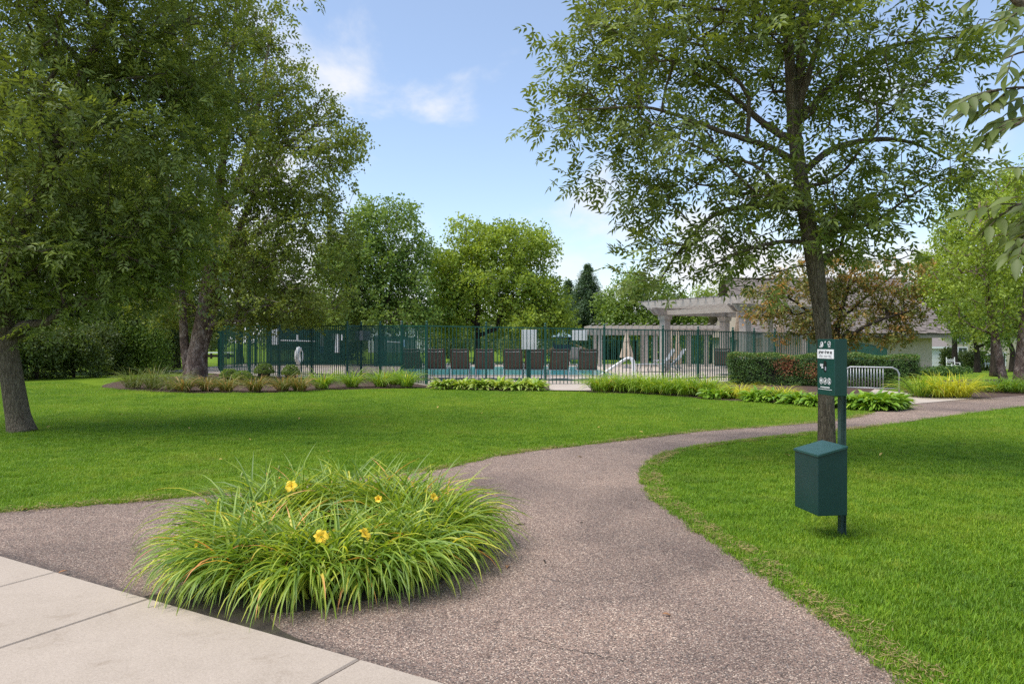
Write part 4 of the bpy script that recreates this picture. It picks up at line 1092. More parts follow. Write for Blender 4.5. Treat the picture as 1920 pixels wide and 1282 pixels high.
# life ring seen edge-on
lr = thing('life_ring', 'white life ring hung edge-on behind the fence pickets', 'life ring', W(560.5, 667, 33))
vs, fs = [], []; k1, k2, Rr, r2 = 28, 10, 0.34, 0.085
for i in range(k1):
    for j in range(k2):
        a, b = 2 * math.pi * i / k1, 2 * math.pi * j / k2
        vs.append(((r2 * math.sin(b)) * 1.1, (Rr + r2 * math.cos(b)) * math.cos(a), (Rr + r2 * math.cos(b)) * math.sin(a)))
for i in range(k1):
    for j in range(k2): fs.append((i * k2 + j, ((i + 1) % k1) * k2 + j, ((i + 1) % k1) * k2 + (j + 1) % k2, i * k2 + (j + 1) % k2))
o = MB().add(vs, fs).build('ring', M['white'], lr, smooth=True, local=True)
mb = MB()
for k in range(4):
    a = math.pi / 4 + k * math.pi / 2; mb.tube([(0.0, Rr * math.cos(a) + 0.095 * math.cos(a + tt) , Rr * math.sin(a) + 0.095 * math.sin(a + tt)) for tt in (0, 0.1)], 0.02, 5)
MB().box((0.12, 0, -0.42), (0.05, 0.08, 1.24)).build('hanger_post', M['fence_paint'], lr, local=True)
lr.rotation_euler = (0, 0, R(0))
# windscreens
_m = M['screen']; _nt = _m.node_tree; _o = [q for q in _nt.nodes if q.type == 'OUTPUT_MATERIAL'][0]; _b = [q for q in _nt.nodes if q.type == 'BSDF_PRINCIPLED'][0]
_t = _nt.nodes.new('ShaderNodeBsdfTransparent'); _x = _nt.nodes.new('ShaderNodeMixShader'); _x.inputs[0].default_value = 0.12
_nt.links.new(_b.outputs[0], _x.inputs[1]); _nt.links.new(_t.outputs[0], _x.inputs[2]); _nt.links.new(_x.outputs[0], _o.inputs['Surface'])
def screen(label, p0, p1, y0, y1):
    a0, a1 = W(p0[0], p0[1], y0), W(p1[0], p1[1], y1); b0, b1 = W(p0[0], p0[2], y0), W(p1[0], p1[2], y1)
    t = thing('windscreen', label, 'windscreen', (b0.x, b0.y, 0), 0, 'green fabric windscreens')
    n = 10; vs = []; fs = []
    for i in range(n + 1):
        u = i / n; sag = 0.03 * math.sin(u * math.pi * 5)
        tp, bt = a0.lerp(a1, u), b0.lerp(b1, u)
        vs += [bt + Vector((0, sag, 0)), bt.lerp(tp, 0.5) + Vector((0, sag * 1.6, 0)), tp]
    for i in range(n):
        for j in range(2): b = i * 3 + j; fs.append((b, b + 3, b + 4, b + 1))
    MB().add(vs, fs).build('fabric', M['screen'], t)
    mb = MB()
    for i in (0, 5, n): 
        tp, bt = a0.lerp(a1, i / n), b0.lerp(b1, i / n); MB().box(((tp.x), tp.y + 0.06, (tp.z + 0.02) / 2), (0.06, 0.06, tp.z + 0.02)).build('post', M['fence_paint'], t)
    return t
screen('long dark green windscreen with notices on the left side of the pool', (500, 617, 686), (646, 619, 684), 38.4, 41.0)
screen('dark green windscreen left of the brown loungers, with a towel', (702, 629, 687), (777, 632, 686), 40.8, 41.6)
tw = thing('towel', 'light blue and white towel hung over the windscreen', 'towel', W(755, 640, 41.0))
mb = MB(); vs, fs = [], []
for i in range(5):
    for j in range(7):
        u, v = i / 4, j / 6; q = W(752 + 6.5 * u + 1.5 * v * (u - 0.3), 637 + 16 * v * (1 - 0.25 * u), 40.95); vs.append(q + Vector((0, 0.03 * math.sin(u * 9 + v * 2), 0)))
fs = [(i * 7 + j, i * 7 + j + 1, (i + 1) * 7 + j + 1, (i + 1) * 7 + j) for i in range(4) for j in range(6)]
mb.add(vs, fs).build('cloth', M['towel'], tw)

# ================================================================== PERGOLAS
def curved_end_beam(mb, a, b, w, h, over=0.0):
    """beam whose two ends are cut to a long scooped curve on the underside"""
    a, b = Vector(a), Vector(b); d = (b - a); L = d.length; d.normalize(); s = Vector((-d.y, d.x, 0))
    prof = [(0, h), (0, h * 0.80)] + [(0.08 + 0.42 * t, h * (0.80 - 0.80 * (math.sin(t * math.pi / 2) ** 1.4))) for t in (0.15, 0.35, 0.55, 0.75, 1.0)]
    P = prof + [(L - x, z) for x, z in prof[::-1]]
    vs = [a + d * x + Vector((0, 0, z)) + s * (w / 2) for x, z in P] + [a + d * x + Vector((0, 0, z)) - s * (w / 2) for x, z in P]
    n = len(P); mb.add(vs, [tuple(range(n)), tuple(range(2 * n - 1, n - 1, -1))] + [(i, i + n, (i + 1) % n + n, (i + 1) % n) for i in range(n)])
    return mb
pA, pB, pC = Vector((7.48, 35.2, 0)), Vector((10.04, 31.0, 0)), Vector((11.5, 38.6, 0))
dAB = (pB - pA).normalized(); dAC = Vector((-dAB.y, dAB.x, 0)) ; dAC = dAC if dAC.dot(pC - pA) > 0 else -dAC
LAB, LAC = (pB - pA).length, 5.2
tp = thing('tall_pergola', 'tall weathered cedar pergola with scooped beam ends in front of the pool house', 'pergola', pA)
for i, j in ((0, 0), (1, 0), (0, 0.8), (1, 0.8), (0.55, 0.8)):
    p = pA + dAB * LAB * i + dAC * LAC * j
    po = MB().box((p.x, p.y, 1.35), (0.36, 0.36, 2.70), Matrix.Rotation(math.atan2(dAB.y, dAB.x), 3, 'Z')).build('post', M['cedar'], tp)
    MB().box((p.x, p.y, 2.58), (0.46, 0.46, 0.20), Matrix.Rotation(math.atan2(dAB.y, dAB.x), 3, 'Z'), 1.1).build('post_capital', M['cedar'], po)
zb = 2.70
for i in (0, 1):
    for s in (-0.12, 0.12):
        p = pA + dAB * (LAB * i + s); curved_end_beam(MB(), p - dAC * 1.0 + Vector((0, 0, zb)), p + dAC * (LAC + 0.5) + Vector((0, 0, zb)), 0.075, 0.34).build('beam', M['cedar'], tp)
for j in (0, 0.8):
    p = pA + dAC * LAC * j; q = p + dAB * LAB
    MB().beam(p + Vector((0, 0, zb + 0.12)), q + Vector((0, 0, zb + 0.12)), 0.09, 0.22).build('cross_beam', M['cedar'], tp)
for j in range(9):
    p = pA + dAC * (-0.75 + j * (LAC + 1.0) / 8); curved_end_beam(MB(), p - dAB * 0.85 + Vector((0, 0, zb + 0.342)), p + dAB * (LAB + 0.9) + Vector((0, 0, zb + 0.342)), 0.065, 0.30).build('rafter', M['cedar'], tp)
for j in range(15):
    p = pA + dAB * (-0.8 + j * (LAB + 1.6) / 14); MB().beam(p - dAC * 1.0 + Vector((0, 0, zb + 0.669)), p + dAC * (LAC + 0.4) + Vector((0, 0, zb + 0.669)), 0.05, 0.05).build('lath', M['cedar'], tp)
lp = thing('low_pergola', 'low weathered cedar pergola with toothed rafter ends beyond the pool', 'pergola', (4.3, 40, 0))
z1 = 2.14
for x in (4.92, 7.5, 8.0, 9.92, 10.85): MB().box((x, 40.2, 0.94), (0.2, 0.2, 1.88)).build('post', M['cedar'], lp)
for x in (4.92, 7.7, 10.4): MB().box((x, 42.6, 0.94), (0.2, 0.2, 1.88)).build('post', M['cedar'], lp)
for y in (40.1, 40.3, 42.6): curved_end_beam(MB(), (4.1, y, 1.80), (11.6, y, 1.80), 0.07, 0.32).build('beam', M['cedar'], lp)
for k in range(20):
    x = 4.35 + k * 0.375; MB().beam((x, 39.6, 2.10 + 0.125), (x + 0.0, 43.2, 2.10 + 0.125), 0.06, 0.20).build('rafter', M['cedar'], lp)
    MB().beam((x + 0.02, 39.55, 2.38), (x + 0.16, 39.55, 2.42), 0.05, 0.05).build('rafter_tip', M['cedar'], lp)

# ================================================================== POOL HOUSE
PH = thing('pool_house', 'beige stucco pool house with steep weathered shingle roof and stone base', 'building', (19, 42, -0.6))
hx0, hx1, hy0, hy1, hz0, hz1 = 13.9, 24.5, 42.0, 50.0, -0.75, 1.80
MB().box(((hx0 + hx1) / 2, (hy0 + hy1) / 2, (hz0 + hz1) / 2), (hx1 - hx0, hy1 - hy0, hz1 - hz0)).build('wall', M['stucco'], PH)
gm = MB().add([(hx1, hy0, hz1), (hx1, hy1, hz1), (hx1, 46, 5.0), (hx0, hy0, hz1), (hx0, hy1, hz1), (hx0, 46, 5.0)], [(0, 1, 2), (3, 5, 4)]); gm.build('gable', M['stucco'], PH)
stone_root = MB().box(((hx0 + hx1) / 2, (hy0 + hy1) / 2, -0.52), (hx1 - hx0 + 0.12, hy1 - hy0 + 0.12, 0.9)).build('stone_base', M['stone'], PH)
z = -0.75
while z < -0.09:
    h = random.uniform(0.07, 0.13); x = 21.8
    while x < hx1 + 0.06:
        w = random.uniform(0.25, 0.6); w = min(w, hx1 + 0.10 - x)
        if w > 0.06: MB().box((x + w / 2, hy0 - 0.10 + random.uniform(-0.02, 0.02), z + h / 2), (w - 0.018, 0.10, h - 0.016)).build('stone', M['stone'], stone_root, bevel=0.008)
        x += w
    z += h
MB().box(((hx0 + hx1) / 2, hy0 - 0.08, -0.055), (hx1 - hx0 + 0.2, 0.16, 0.05)).build('stone_cap', M['stone'], PH)
ey, ez, ry, rz_ = 41.15, 1.86, 46.0, 5.42
rx0, rx1 = 13.5, 25.05
sl = Vector((0, ry - ey, rz_ - ez)); SLn = sl.length; sl.normalize(); nr = Vector((0, -sl.z, sl.y))
roof = MB().add([(rx0, ey, ez - 0.03), (rx1, ey, ez - 0.03), (rx1, ry, rz_ - 0.03), (rx0, ry, rz_ - 0.03), (rx1, 2 * ry - ey, ez - 0.03), (rx0, 2 * ry - ey, ez - 0.03), (rx0, ey + 0.05, ez - 0.16), (rx1, ey + 0.05, ez - 0.16), (rx1, 2 * ry - ey, ez - 0.16), (rx0, 2 * ry - ey, ez - 0.16)], [(0, 1, 2, 3), (3, 2, 4, 5), (6, 9, 8, 7)]).build('roof', M['shingle'], PH)
MB().box(((rx0 + rx1) / 2, ey + 0.06, ez - 0.13), (rx1 - rx0 + 0.02, 0.05, 0.20)).build('fascia', M['trim'], PH)
for s in (1,):
    MB().beam((rx1 - 0.05, ey + 0.05, ez - 0.10), (rx1 - 0.05, ry, rz_ - 0.10), 0.05, 0.2).build('rake_board', M['trim'], PH)
Ms = Matrix((Vector((1, 0, 0)), sl, nr)).transposed()
rest_mb = MB(); row = 0; s_ = 0.0; cnt = 0
sh_me = MB().box((0, 0.19, 0), (1, 0.40, 0.05)).mesh('shingle', M['shingle'])
while s_ < SLn - 0.1:
    x = rx0 - random.uniform(0, 0.2)
    while x < rx1:
        w = random.uniform(0.20, 0.46); xr = min(x + w, rx1 + 0.03); w = xr - max(x, rx0)
        c = Vector(((max(x, rx0) + xr) / 2, ey, ez)) + sl * (s_ + random.uniform(-0.03, 0.02)) + nr * (0.045 + random.uniform(0, 0.025))
        tilt = Ms @ Matrix.Rotation(-0.12 + random.uniform(-0.01, 0.01), 3, 'X')
        if w > 0.05:
            if x > 20.4 and row < 17 and cnt < 300:
                o = link('shingle', sh_me, roof, c - Vector(PH.location)); o.rotation_euler = tilt.to_euler(); o.scale = (w - 0.022, 1, 1); cnt += 1
            else: rest_mb.box(c + tilt @ Vector((0, 0.19, 0)), (w - 0.022, 0.40, 0.05), tilt)
        x += random.uniform(0.0, 0.0) + (xr - max(x, rx0)) if x >= rx0 else (xr - x)
    s_ += 0.205; row += 1
rest_mb.build('shingles', M['shingle'], roof)['kind'] = 'stuff'
MB().beam((rx0, ry, rz_ + 0.03), (rx1, ry, rz_ + 0.03), 0.3, 0.05).build('ridge_cap', M['shingle'], PH)

# ================================================================== FAR HOUSES, PLAY HOUSE, CHAIRS
def gable_house(label, x0, x1, y0, y1, zb, ze, zr, wall, roofm, wins=(), doors=(), name='house'):
    t = thing(name, label, 'house', ((x0 + x1) / 2, y0, zb))
    MB().box(((x0 + x1) / 2, (y0 + y1) / 2, (zb + ze) / 2 - 0.2), (x1 - x0, y1 - y0, ze - zb + 0.4)).build('wall', wall, t)
    ym = (y0 + y1) / 2; o = 0.45
    MB().add([(x0, y0, ze), (x0, y1, ze), (x0, ym, zr - 0.2), (x1, y0, ze), (x1, y1, ze), (x1, ym, zr - 0.2)], [(0, 1, 2), (3, 5, 4)]).build('gable', wall, t)
    mb = MB()
    for s in (-1, 1):
        e = ym + s * (ym - y0 + o); zo = ze - o * (zr - ze) / (ym - y0)
        vs = [(x0 - o, e, zo), (x1 + o, e, zo), (x1 + o, ym, zr), (x0 - o, ym, zr)]; vs += [(a, b, c - 0.14) for a, b, c in vs]
        mb.add(vs, [(0, 1, 2, 3), (7, 6, 5, 4), (0, 4, 5, 1), (1, 5, 6, 2), (3, 7, 4, 0)])
    mb.build('roof', roofm, t)
    MB().box(((x0 + x1) / 2, y0 - o + 0.02, ze - 0.20), (x1 - x0 + 2 * o, 0.06, 0.22)).build('eave_trim', M['house_white'], t)
    for a, b, c, d in wins:
        f = MB().box(((a + b) / 2, y0 - 0.03, (c + d) / 2), (b - a + 0.24, 0.06, d - c + 0.24)).build('window', M['house_white'], t)
        MB().box(((a + b) / 2, y0 - 0.065, (c + d) / 2), (b - a, 0.02, d - c)).build('pane', M['glass'], f)
        MB().box(((a + b) / 2, y0 - 0.08, (c + d) / 2), (0.06, 0.02, d - c)).build('muntin', M['house_white'], f)
    for a, b, c, d in doors:
        f = MB().box(((a + b) / 2, y0 - 0.03, (c + d) / 2), (b - a + 0.3, 0.08, d - c + 0.15)).build('garage_door', M['house_white'], t)
        for k in range(4):
            zz0 = c + (d - c) * k / 4; MB().box(((a + b) / 2, y0 - 0.08, zz0 + (d - c) / 8), (b - a, 0.03, (d - c) / 4 - 0.03)).build('door_panel', M['house_white'], f)
    return t
def WX(px, Y): return (px - 960) / FPX * Y
def WZ(py, Y): return CAM_H - (py - HOR) / FPX * Y
Y = 78
gable_house('tan garage with white door and brown roof beyond the pool house', WX(1700, Y), WX(1777, Y), Y, Y + 7, WZ(689, Y), WZ(648, Y), WZ(628, Y), M['house_tan'], M['roof_brown'], doors=[(WX(1728, Y), WX(1761, Y), WZ(688, Y), WZ(655, Y))])
Y = 84
gable_house('tan two-storey house with white windows behind the junipers', WX(1770, Y), WX(1990, Y), Y, Y + 9, WZ(692, Y), WZ(618, Y), WZ(570, Y), M['house_tan'], M['roof_brown'],
            wins=[(WX(1797, Y), WX(1812, Y), WZ(668, Y), WZ(652, Y)), (WX(1797, Y), WX(1816, Y), WZ(642, Y), WZ(628, Y)), (WX(1852, Y), WX(1864, Y), WZ(684, Y), WZ(664, Y)), (WX(1876, Y), WX(1884, Y), WZ(684, Y), WZ(662, Y)), (WX(1900, Y), WX(1912, Y), WZ(684, Y), WZ(662, Y))])
Y = 95
gable_house('white house glimpsed through leaves above the green windscreen', WX(690, Y), WX(800, Y), Y, Y + 9, -0.3, WZ(606, Y), WZ(575, Y), M['house_white'], M['roof_brown'], wins=[(WX(712 + 22 * k, Y), WX(722 + 22 * k, Y), WZ(635, Y), WZ(614, Y)) for k in range(4)])
Y = 110
gable_house('pale house low behind the play structure', WX(1000, Y), WX(1120, Y), Y, Y + 9, -0.3, WZ(622, Y), WZ(600, Y), M['house_white'], M['roof_brown'], wins=[(WX(1015 + 25 * k, Y), WX(1027 + 25 * k, Y), WZ(648, Y), WZ(634, Y)) for k in range(4)])

ps = thing('play_structure', 'play tower with pale blue pyramid roof beyond the pool fence', 'play structure', (WX(1053, 52), 52, 0))
c = Vector((WX(1053, 52), 52, 0)); zt = WZ(618, 52); ze = WZ(631.5, 52); hw = 0.70
MB().add([c + Vector((-hw, -hw, ze)), c + Vector((hw, -hw, ze)), c + Vector((hw, hw, ze)), c + Vector((-hw, hw, ze)), c + Vector((-0.12, -0.12, zt)), c + Vector((0.12, -0.12, zt)), c + Vector((0.12, 0.12, zt)), c + Vector((-0.12, 0.12, zt))], [(0, 3, 2, 1), (4, 5, 6, 7), (0, 1, 5, 4), (1, 2, 6, 5), (2, 3, 7, 6), (3, 0, 4, 7)]).build('roof', M['play_blue'], ps)
MB().box(c + Vector((0, 0, ze - 0.06)), (2 * hw + 0.1, 2 * hw + 0.1, 0.09)).build('roof_edge', M['play_dark'], ps)
for a in (-1, 1):
    for b in (-1, 1): MB().box(c + Vector((a * 0.55, b * 0.55, ze / 2)), (0.10, 0.10, ze)).build('post', M['play_dark'], ps)
MB().box(c + Vector((0, 0, 0.75)), (1.2, 1.2, 0.08)).build('platform', M['play_tan'], ps)
MB().box(c + Vector((0, -0.6, 1.0)), (1.1, 0.05, 0.42)).build('panel', M['play_dark'], ps)
mb = MB(); mb.beam(c + Vector((-0.6, -0.3, 0.85)), c + Vector((-2.1, -0.6, 0.15)), 0.5, 0.05); mb.beam(c + Vector((-0.6, -0.55, 0.95)), c + Vector((-2.1, -0.85, 0.25)), 0.05, 0.2); mb.build('slide', M['play_tan'], ps)
mb = MB(); mb.tube([c + Vector((0.6, -0.4, 1.35)), c + Vector((1.7, -0.4, 0.9)), c + Vector((2.0, -0.4, 0.1))], 0.04, 6); mb.tube([c + Vector((0.6, 0.2, 1.35)), c + Vector((1.7, 0.2, 0.9)), c + Vector((2.0, 0.2, 0.1))], 0.04, 6)
for k in range(4): mb.tube([c + Vector((0.85 + k * 0.3, -0.4, 1.25 - 0.12 * k)), c + Vector((0.85 + k * 0.3, 0.2, 1.25 - 0.12 * k))], 0.03, 6)
mb.build('climber', M['play_tan'], ps)

def garden_chair(label, px, py, Y, s, rz):
    g = W(px, py, Y); t = thing('garden_chair', label, 'chair', g, rz)
    for a in (-1, 1):
        MB().tube([(a * 0.36, 0.30, 0), (a * 0.36, 0.34, 1.05 * s)], 0.035, 6).build('back_leg', M['white'], t, local=True)
        MB().tube([(a * 0.36, -0.25, 0), (a * 0.36, -0.25, 0.60 * s)], 0.035, 6).build('front_leg', M['white'], t, local=True)
        MB().box((a * 0.36, 0.03, 0.60 * s), (0.09, 0.62, 0.03)).build('armrest', M['white'], t, local=True)
    MB().box((0, 0.02, 0.40 * s), (0.70, 0.56, 0.04)).build('seat', M['white'], t, local=True)
    for k in range(2): MB().box((0, 0.33, (0.72 + 0.13 * k) * s), (0.70, 0.025, 0.07)).build('back_slat', M['white'], t, local=True)
garden_chair('tall white-framed chair alone on the far right lawn', 1788, 694, 58, 1.0, R(8))
garden_chair('small white garden chair by the junipers at the far house', 1851, 688, 62, 0.62, R(80))
# rail fence far left, between the birch and the pool
rf = thing('rail_fence', 'low pale-topped rail fence across the far lawn left of the pool', 'fence', (WX(340, 60), 60, 0))
for px in (300, 332, 364, 396, 428): MB().box((WX(px, 60), 60, 0.28), (0.14, 0.14, 0.62)).build('post', M['dark_bark'], rf)
MB().beam((WX(290, 60), 60, 0.52), (WX(440, 60), 60, 0.52), 0.16, 0.10).build('top_rail', M['house_white'], rf)
MB().beam((WX(290, 60), 60, 0.24), (WX(440, 60), 60, 0.24), 0.06, 0.22).build('lower_rail', M['dark_bark'], rf)

# ================================================================== BICYCLE RACK
rk = thing('bike_rack', 'galvanised tubular bicycle rack in front of the hedge', 'bike rack', (9.85, 19.55, 0))
ra, rb = Vector((9.10, 19.75, 0)), Vector((10.27, 19.1, 0)); rd = (rb - ra); rL = rd.length; rd.normalize()
def RP(s, z): return ra + rd * s + Vector((0, 0, z))
fr_pts = [RP(0.02, 0.02), RP(0.02, 0.55), RP(0.06, 0.66), RP(0.16, 0.72), RP(rL - 0.16, 0.72), RP(rL - 0.05, 0.66), RP(rL, 0.55), RP(rL, 0.0)]
MB().tube(fr_pts, 0.022, 8).build('top_frame', M['steel'], rk, smooth=True)
MB().tube([RP(0.0, 0.16), RP(rL, 0.16)], 0.018, 8).build('bottom_rail', M['steel'], rk, smooth=True)
for k in range(13):
    s = 0.10 + k * (rL - 0.20 - 0.28) / 12; MB().tube([RP(s, 0.16), RP(s, 0.71)], 0.0125, 6).build('bar', M['steel'], rk, smooth=True)

# ================================================================== BORDER PLANTS
def clump(name, label, cat, loc, n, L, Wd, mat, seg=6, e=(50, 86), b=(60, 130), rad=0.12, group=None, profile='strap', edge=0.0, tint=(0.0, 0.8), part='leaves'):
    t = thing(name, label, cat, loc, 0, group)
    a = rng.uniform(0, 2 * np.pi, n); r = rad * np.sqrt(rng.uniform(0, 1, n))
    p0 = np.stack([r * np.cos(a), r * np.sin(a), np.full(n, 0.01)], 1)
    az = a + rng.normal(0, 0.6, n)
    ti = np.clip(rng.uniform(tint[0], tint[1], n) + (rng.uniform(0, 1, n) > 0.93) * 0.3, 0, 1)
    V, F, T, pv = strap_leaves(p0, az, np.radians(rng.uniform(e[0], e[1], n)), np.radians(rng.uniform(b[0], b[1], n)), L * rng.uniform(0.65, 1.15, n), Wd * rng.uniform(0.7, 1.2, n), ti, seg=seg, three=(profile == 'ovate'), profile=profile, edge_tint=edge, fold=0.12)
    o = link(part, nmesh(name, V, F, mat, {'tint': T}, smooth=True), t); o['kind'] = 'stuff'
    m = MB().lathe([(rad * 1.0, 0.0), (rad * 0.8, 0.03), (rad * 0.3, 0.05)], k=10).build('crown_base', M['lily_dry'] if False else M['mulch'], t, local=True)
    return t
def gp(px, py): g = G(px, py); return (g.x, g.y, 0.012)
# left border: tall grey-green grasses, dry-tipped daylilies, yellow-green daylilies
for i, (px, py, n, L) in enumerate([(250, 729, 90, 0.95), (288, 731, 110, 1.05), (322, 733, 90, 0.9)]):
    clump('ornamental_grass', '%s tall loose grey-green grass left of the birch trunk' % ['leftmost', 'middle', 'nearest the trunk,'][i], 'grass clump', gp(px, py), n * 2, L, 0.014, M['lily_dry'], tint=(0.0, 0.55), group='tall grasses beside the birch', rad=0.22)
LB = [(345, 735, 'dry'), (388, 734, 'dry'), (425, 735, 'dry'), (478, 735, 'dry'), (530, 734, 'dry'), (562, 734, 'dry'), (603, 730, 'far'), (660, 727, 'far'), (714, 726, 'far'), (762, 727, 'far'), (740, 722, 'far')]
dn = fn = 0
for px, py, k in LB:
    if k == 'dry':
        clump('daylily', '%s brown-tipped daylily from the birch trunk along the mulch edge' % ords[dn], 'daylily', gp(px, py), 240, 0.68, 0.018, M['lily_dry'], group='brown-tipped daylilies in the left border', rad=0.16, tint=(0.1, 0.95)); dn += 1
    else:
        clump('daylily', '%s yellow-green daylily left of the tall fence post, counted from the left' % ords[fn], 'daylily', gp(px, py), 280, 0.82, 0.018, M['lily_far'], group='yellow-green daylilies in the left border', rad=0.18); fn += 1
# variegated hostas
for i, (px, py) in enumerate([(832, 730), (868, 730), (904, 731), (938, 731), (970, 732), (1003, 732)]):
    clump('hosta', '%s yellow-edged hosta from the left in the low row below the loungers' % ords[i], 'hosta', gp(px, py), 170, 0.46, 0.085, M['hosta_var'], e=(35, 85), b=(60, 120), rad=0.14, profile='ovate', edge=0.62, tint=(0.0, 0.45), group='yellow-edged hostas in front of the fence')
# right border
RB = [(1128, 735), (1160, 735), (1192, 736), (1222, 738), (1255, 740), (1290, 742), (1325, 743)]
for i, (px, py) in enumerate(RB):
    clump('daylily', '%s daylily from the gate step in the thick yellow-green row' % ords[i], 'daylily', gp(px, py), 330, 0.80, 0.019, M['lily_far'], group='yellow-green daylilies in the right border', rad=0.26, tint=(0.1, 0.85))
for i, (px, py, lb) in enumerate([(1385, 747, 'golden-orange daylily between the thick row and the hostas'), (1468, 752, 'thin golden daylily among the hostas in front of the hedge')]):
    clump('daylily', lb, 'daylily', gp(px, py), 330, 0.62, 0.013, M['lily_gold'], b=(85, 150), rad=0.22, tint=(0.1, 0.8))
HB = [(1345, 747), (1422, 752), (1450, 754), (1500, 758), (1535, 761), (1612, 766), (1640, 768), (1662, 766), (1590, 764)]
for i, (px, py) in enumerate(HB):
    big = px > 1580
    clump('hosta', '%s broad-leaved hosta from the left, between the hedge and the lawn' % ords[i], 'hosta', gp(px, py), 300 if big else 220, 0.50 if big else 0.42, 0.080, M['hosta'], e=(30, 80), b=(60, 125), rad=0.2, profile='ovate', edge=0.25, tint=(0.0, 0.6), group='green hostas in the right border')
for i, (px, py, lb, m) in enumerate([(1725, 745, 'green and gold daylily left of the golden pair by the apron', 'lily_far'), (1765, 746, 'left of the two golden daylilies at the concrete apron', 'lily_gold'), (1800, 746, 'right of the two golden daylilies at the concrete apron', 'lily_gold')]):
    clump('daylily', lb, 'daylily', gp(px, py), 300, 0.86, 0.017, M[m], rad=0.24, tint=(0.05, 0.75), group='daylilies by the concrete apron')
for i, (px, py) in enumerate([(1846, 735), (1870, 736), (1895, 737), (1920, 738), (1945, 738)]):
    clump('daylily', '%s green daylily from the left below the right birch stems' % ords[i], 'daylily', gp(px, py), 170, 0.66, 0.016, M['lily_far'], rad=0.2, tint=(0.0, 0.5), group='daylilies below the right birch')

# round boxwoods
def shell_leaves(c, a, n, L, Wd, thick=0.14):
    u = rand_unit(n); u[:, 2] = np.abs(u[:, 2]) * np.sign(u[:, 2] + 0.35)
    rr = 1 - thick * rng.uniform(0, 1, n) ** 1.5 + 0.10 * np.sin(u[:, 0] * 7 + u[:, 2] * 5) * np.cos(u[:, 1] * 6)
    p = c + u * a * rr[:, None]; p[:, 2] = np.maximum(p[:, 2], 0.02)
    d = unit(u * 0.6 + rand_unit(n) * 0.7 + np.array([0, 0, 0.35])); t = np.clip(rng.beta(2, 2.4, n), 0, 0.94)
    return diamond_leaves(p, d, unit(u + rand_unit(n) * 0.6), L * rng.uniform(0.7, 1.2, n), Wd * rng.uniform(0.7, 1.2, n), t)
for i, (px, py, dia, hgt) in enumerate([(430, 720, 0.60, 0.50), (455, 722, 0.62, 0.46), (495, 716, 0.66, 0.66), (545, 718, 0.58, 0.62)]):
    g = gp(px, py); t = thing('boxwood', '%s small round boxwood from the birch trunk before the fence' % ords[i], 'shrub', g, 0, 'round boxwoods before the fence')
    V, F, T = shell_leaves(np.array([0, 0, hgt * 0.44]), np.array([dia / 2, dia / 2, hgt * 0.52]), 2400, 0.045, 0.03)
    link('leaves', nmesh('boxwood_leaves', V, F, M['mid_leaf'], {'tint': T}), t)['kind'] = 'stuff'
    MB().lathe([(0.06, 0), (dia * 0.28, hgt * 0.2), (dia * 0.34, hgt * 0.5), (dia * 0.20, hgt * 0.76), (0.02, hgt * 0.84)], k=12).build('twigs', M['hedge_core'], t, local=True, smooth=True)

# clipped hedge in front of the fence
hd = thing('hedge', 'long clipped hedge with a reddened patch, running behind the ash trunk', 'hedge', (9.8, 22.9, 0))
ha, hb = Vector((7.35, 24.2, 0)), Vector((12.35, 21.9, 0)); hdir = (hb - ha).normalized(); hL = (hb - ha).length; hn = Vector((hdir.y, -hdir.x, 0)); hn = hn if hn.y < 0 else -hn
hW, hH = 0.62, 0.98
def hedge_pts(n):
    s = rng.uniform(0, hL, n); f = rng.uniform(0, 1, n); jt = rng.uniform(0, 1, n) ** 1.6 * 0.16
    # front, back, top, ends
    x = np.empty(n); y = np.empty(n); z = np.empty(n); nv = np.zeros((n, 3)); H = hH + 0.03 * np.sin(s * 2.3) + 0.03 * np.sin(s * 5.1 + 1)
    m1 = f < 0.45; m2 = (f >= 0.45) & (f < 0.78); m3 = (f >= 0.78) & (f < 0.9); m4 = f >= 0.9
    q = rng.uniform(-1, 1, n); zz = rng.uniform(0.0, 1, n)
    x[:] = s; y[:] = 0; z[:] = 0
    bul = 0.07 * np.sin(s * 3.1) * np.sin(zz * 4) + 0.05 * np.sin(s * 7.3 + zz * 5)
    y[m1] = hW + bul[m1] - jt[m1]; z[m1] = zz[m1] * H[m1]; nv[m1] = (0, 1, 0.2)
    y[m2] = q[m2] * hW; z[m2] = H[m2] - jt[m2] * 0.8 + 0.02; nv[m2] = (0, 0, 1)
    y[m3] = -hW + jt[m3]; z[m3] = zz[m3] * H[m3]; nv[m3] = (0, -1, 0.2)
    e = rng.uniform(0, 1, n) > 0.5
    x[m4] = np.where(e[m4], hL - jt[m4], jt[m4]) + 0.05 * np.sin(zz[m4] * 6); y[m4] = q[m4] * hW; z[m4] = zz[m4] * H[m4]; nv[m4] = np.where(e[m4][:, None], (1, 0, 0.2), (-1, 0, 0.2))
    Px = ha.x + hdir.x * x + hn.x * y; Py = ha.y + hdir.y * x + hn.y * y
    N = np.stack([hdir.x * nv[:, 0] + hn.x * nv[:, 1], hdir.y * nv[:, 0] + hn.y * nv[:, 1], nv[:, 2]], 1)
    return np.stack([Px - 9.8, Py - 22.9, np.maximum(z, 0.02)], 1), N, x, z
P, N, sx_, sz_ = hedge_pts(26000)
red = np.exp(-(((sx_ - 1.75) / 0.42) ** 2 + ((sz_ - 0.60) / 0.32) ** 2)) + 0.8 * np.exp(-(((sx_ - 2.6) / 0.3) ** 2 + ((sz_ - 0.45) / 0.3) ** 2)) > rng.uniform(0.18, 1.1, len(P))
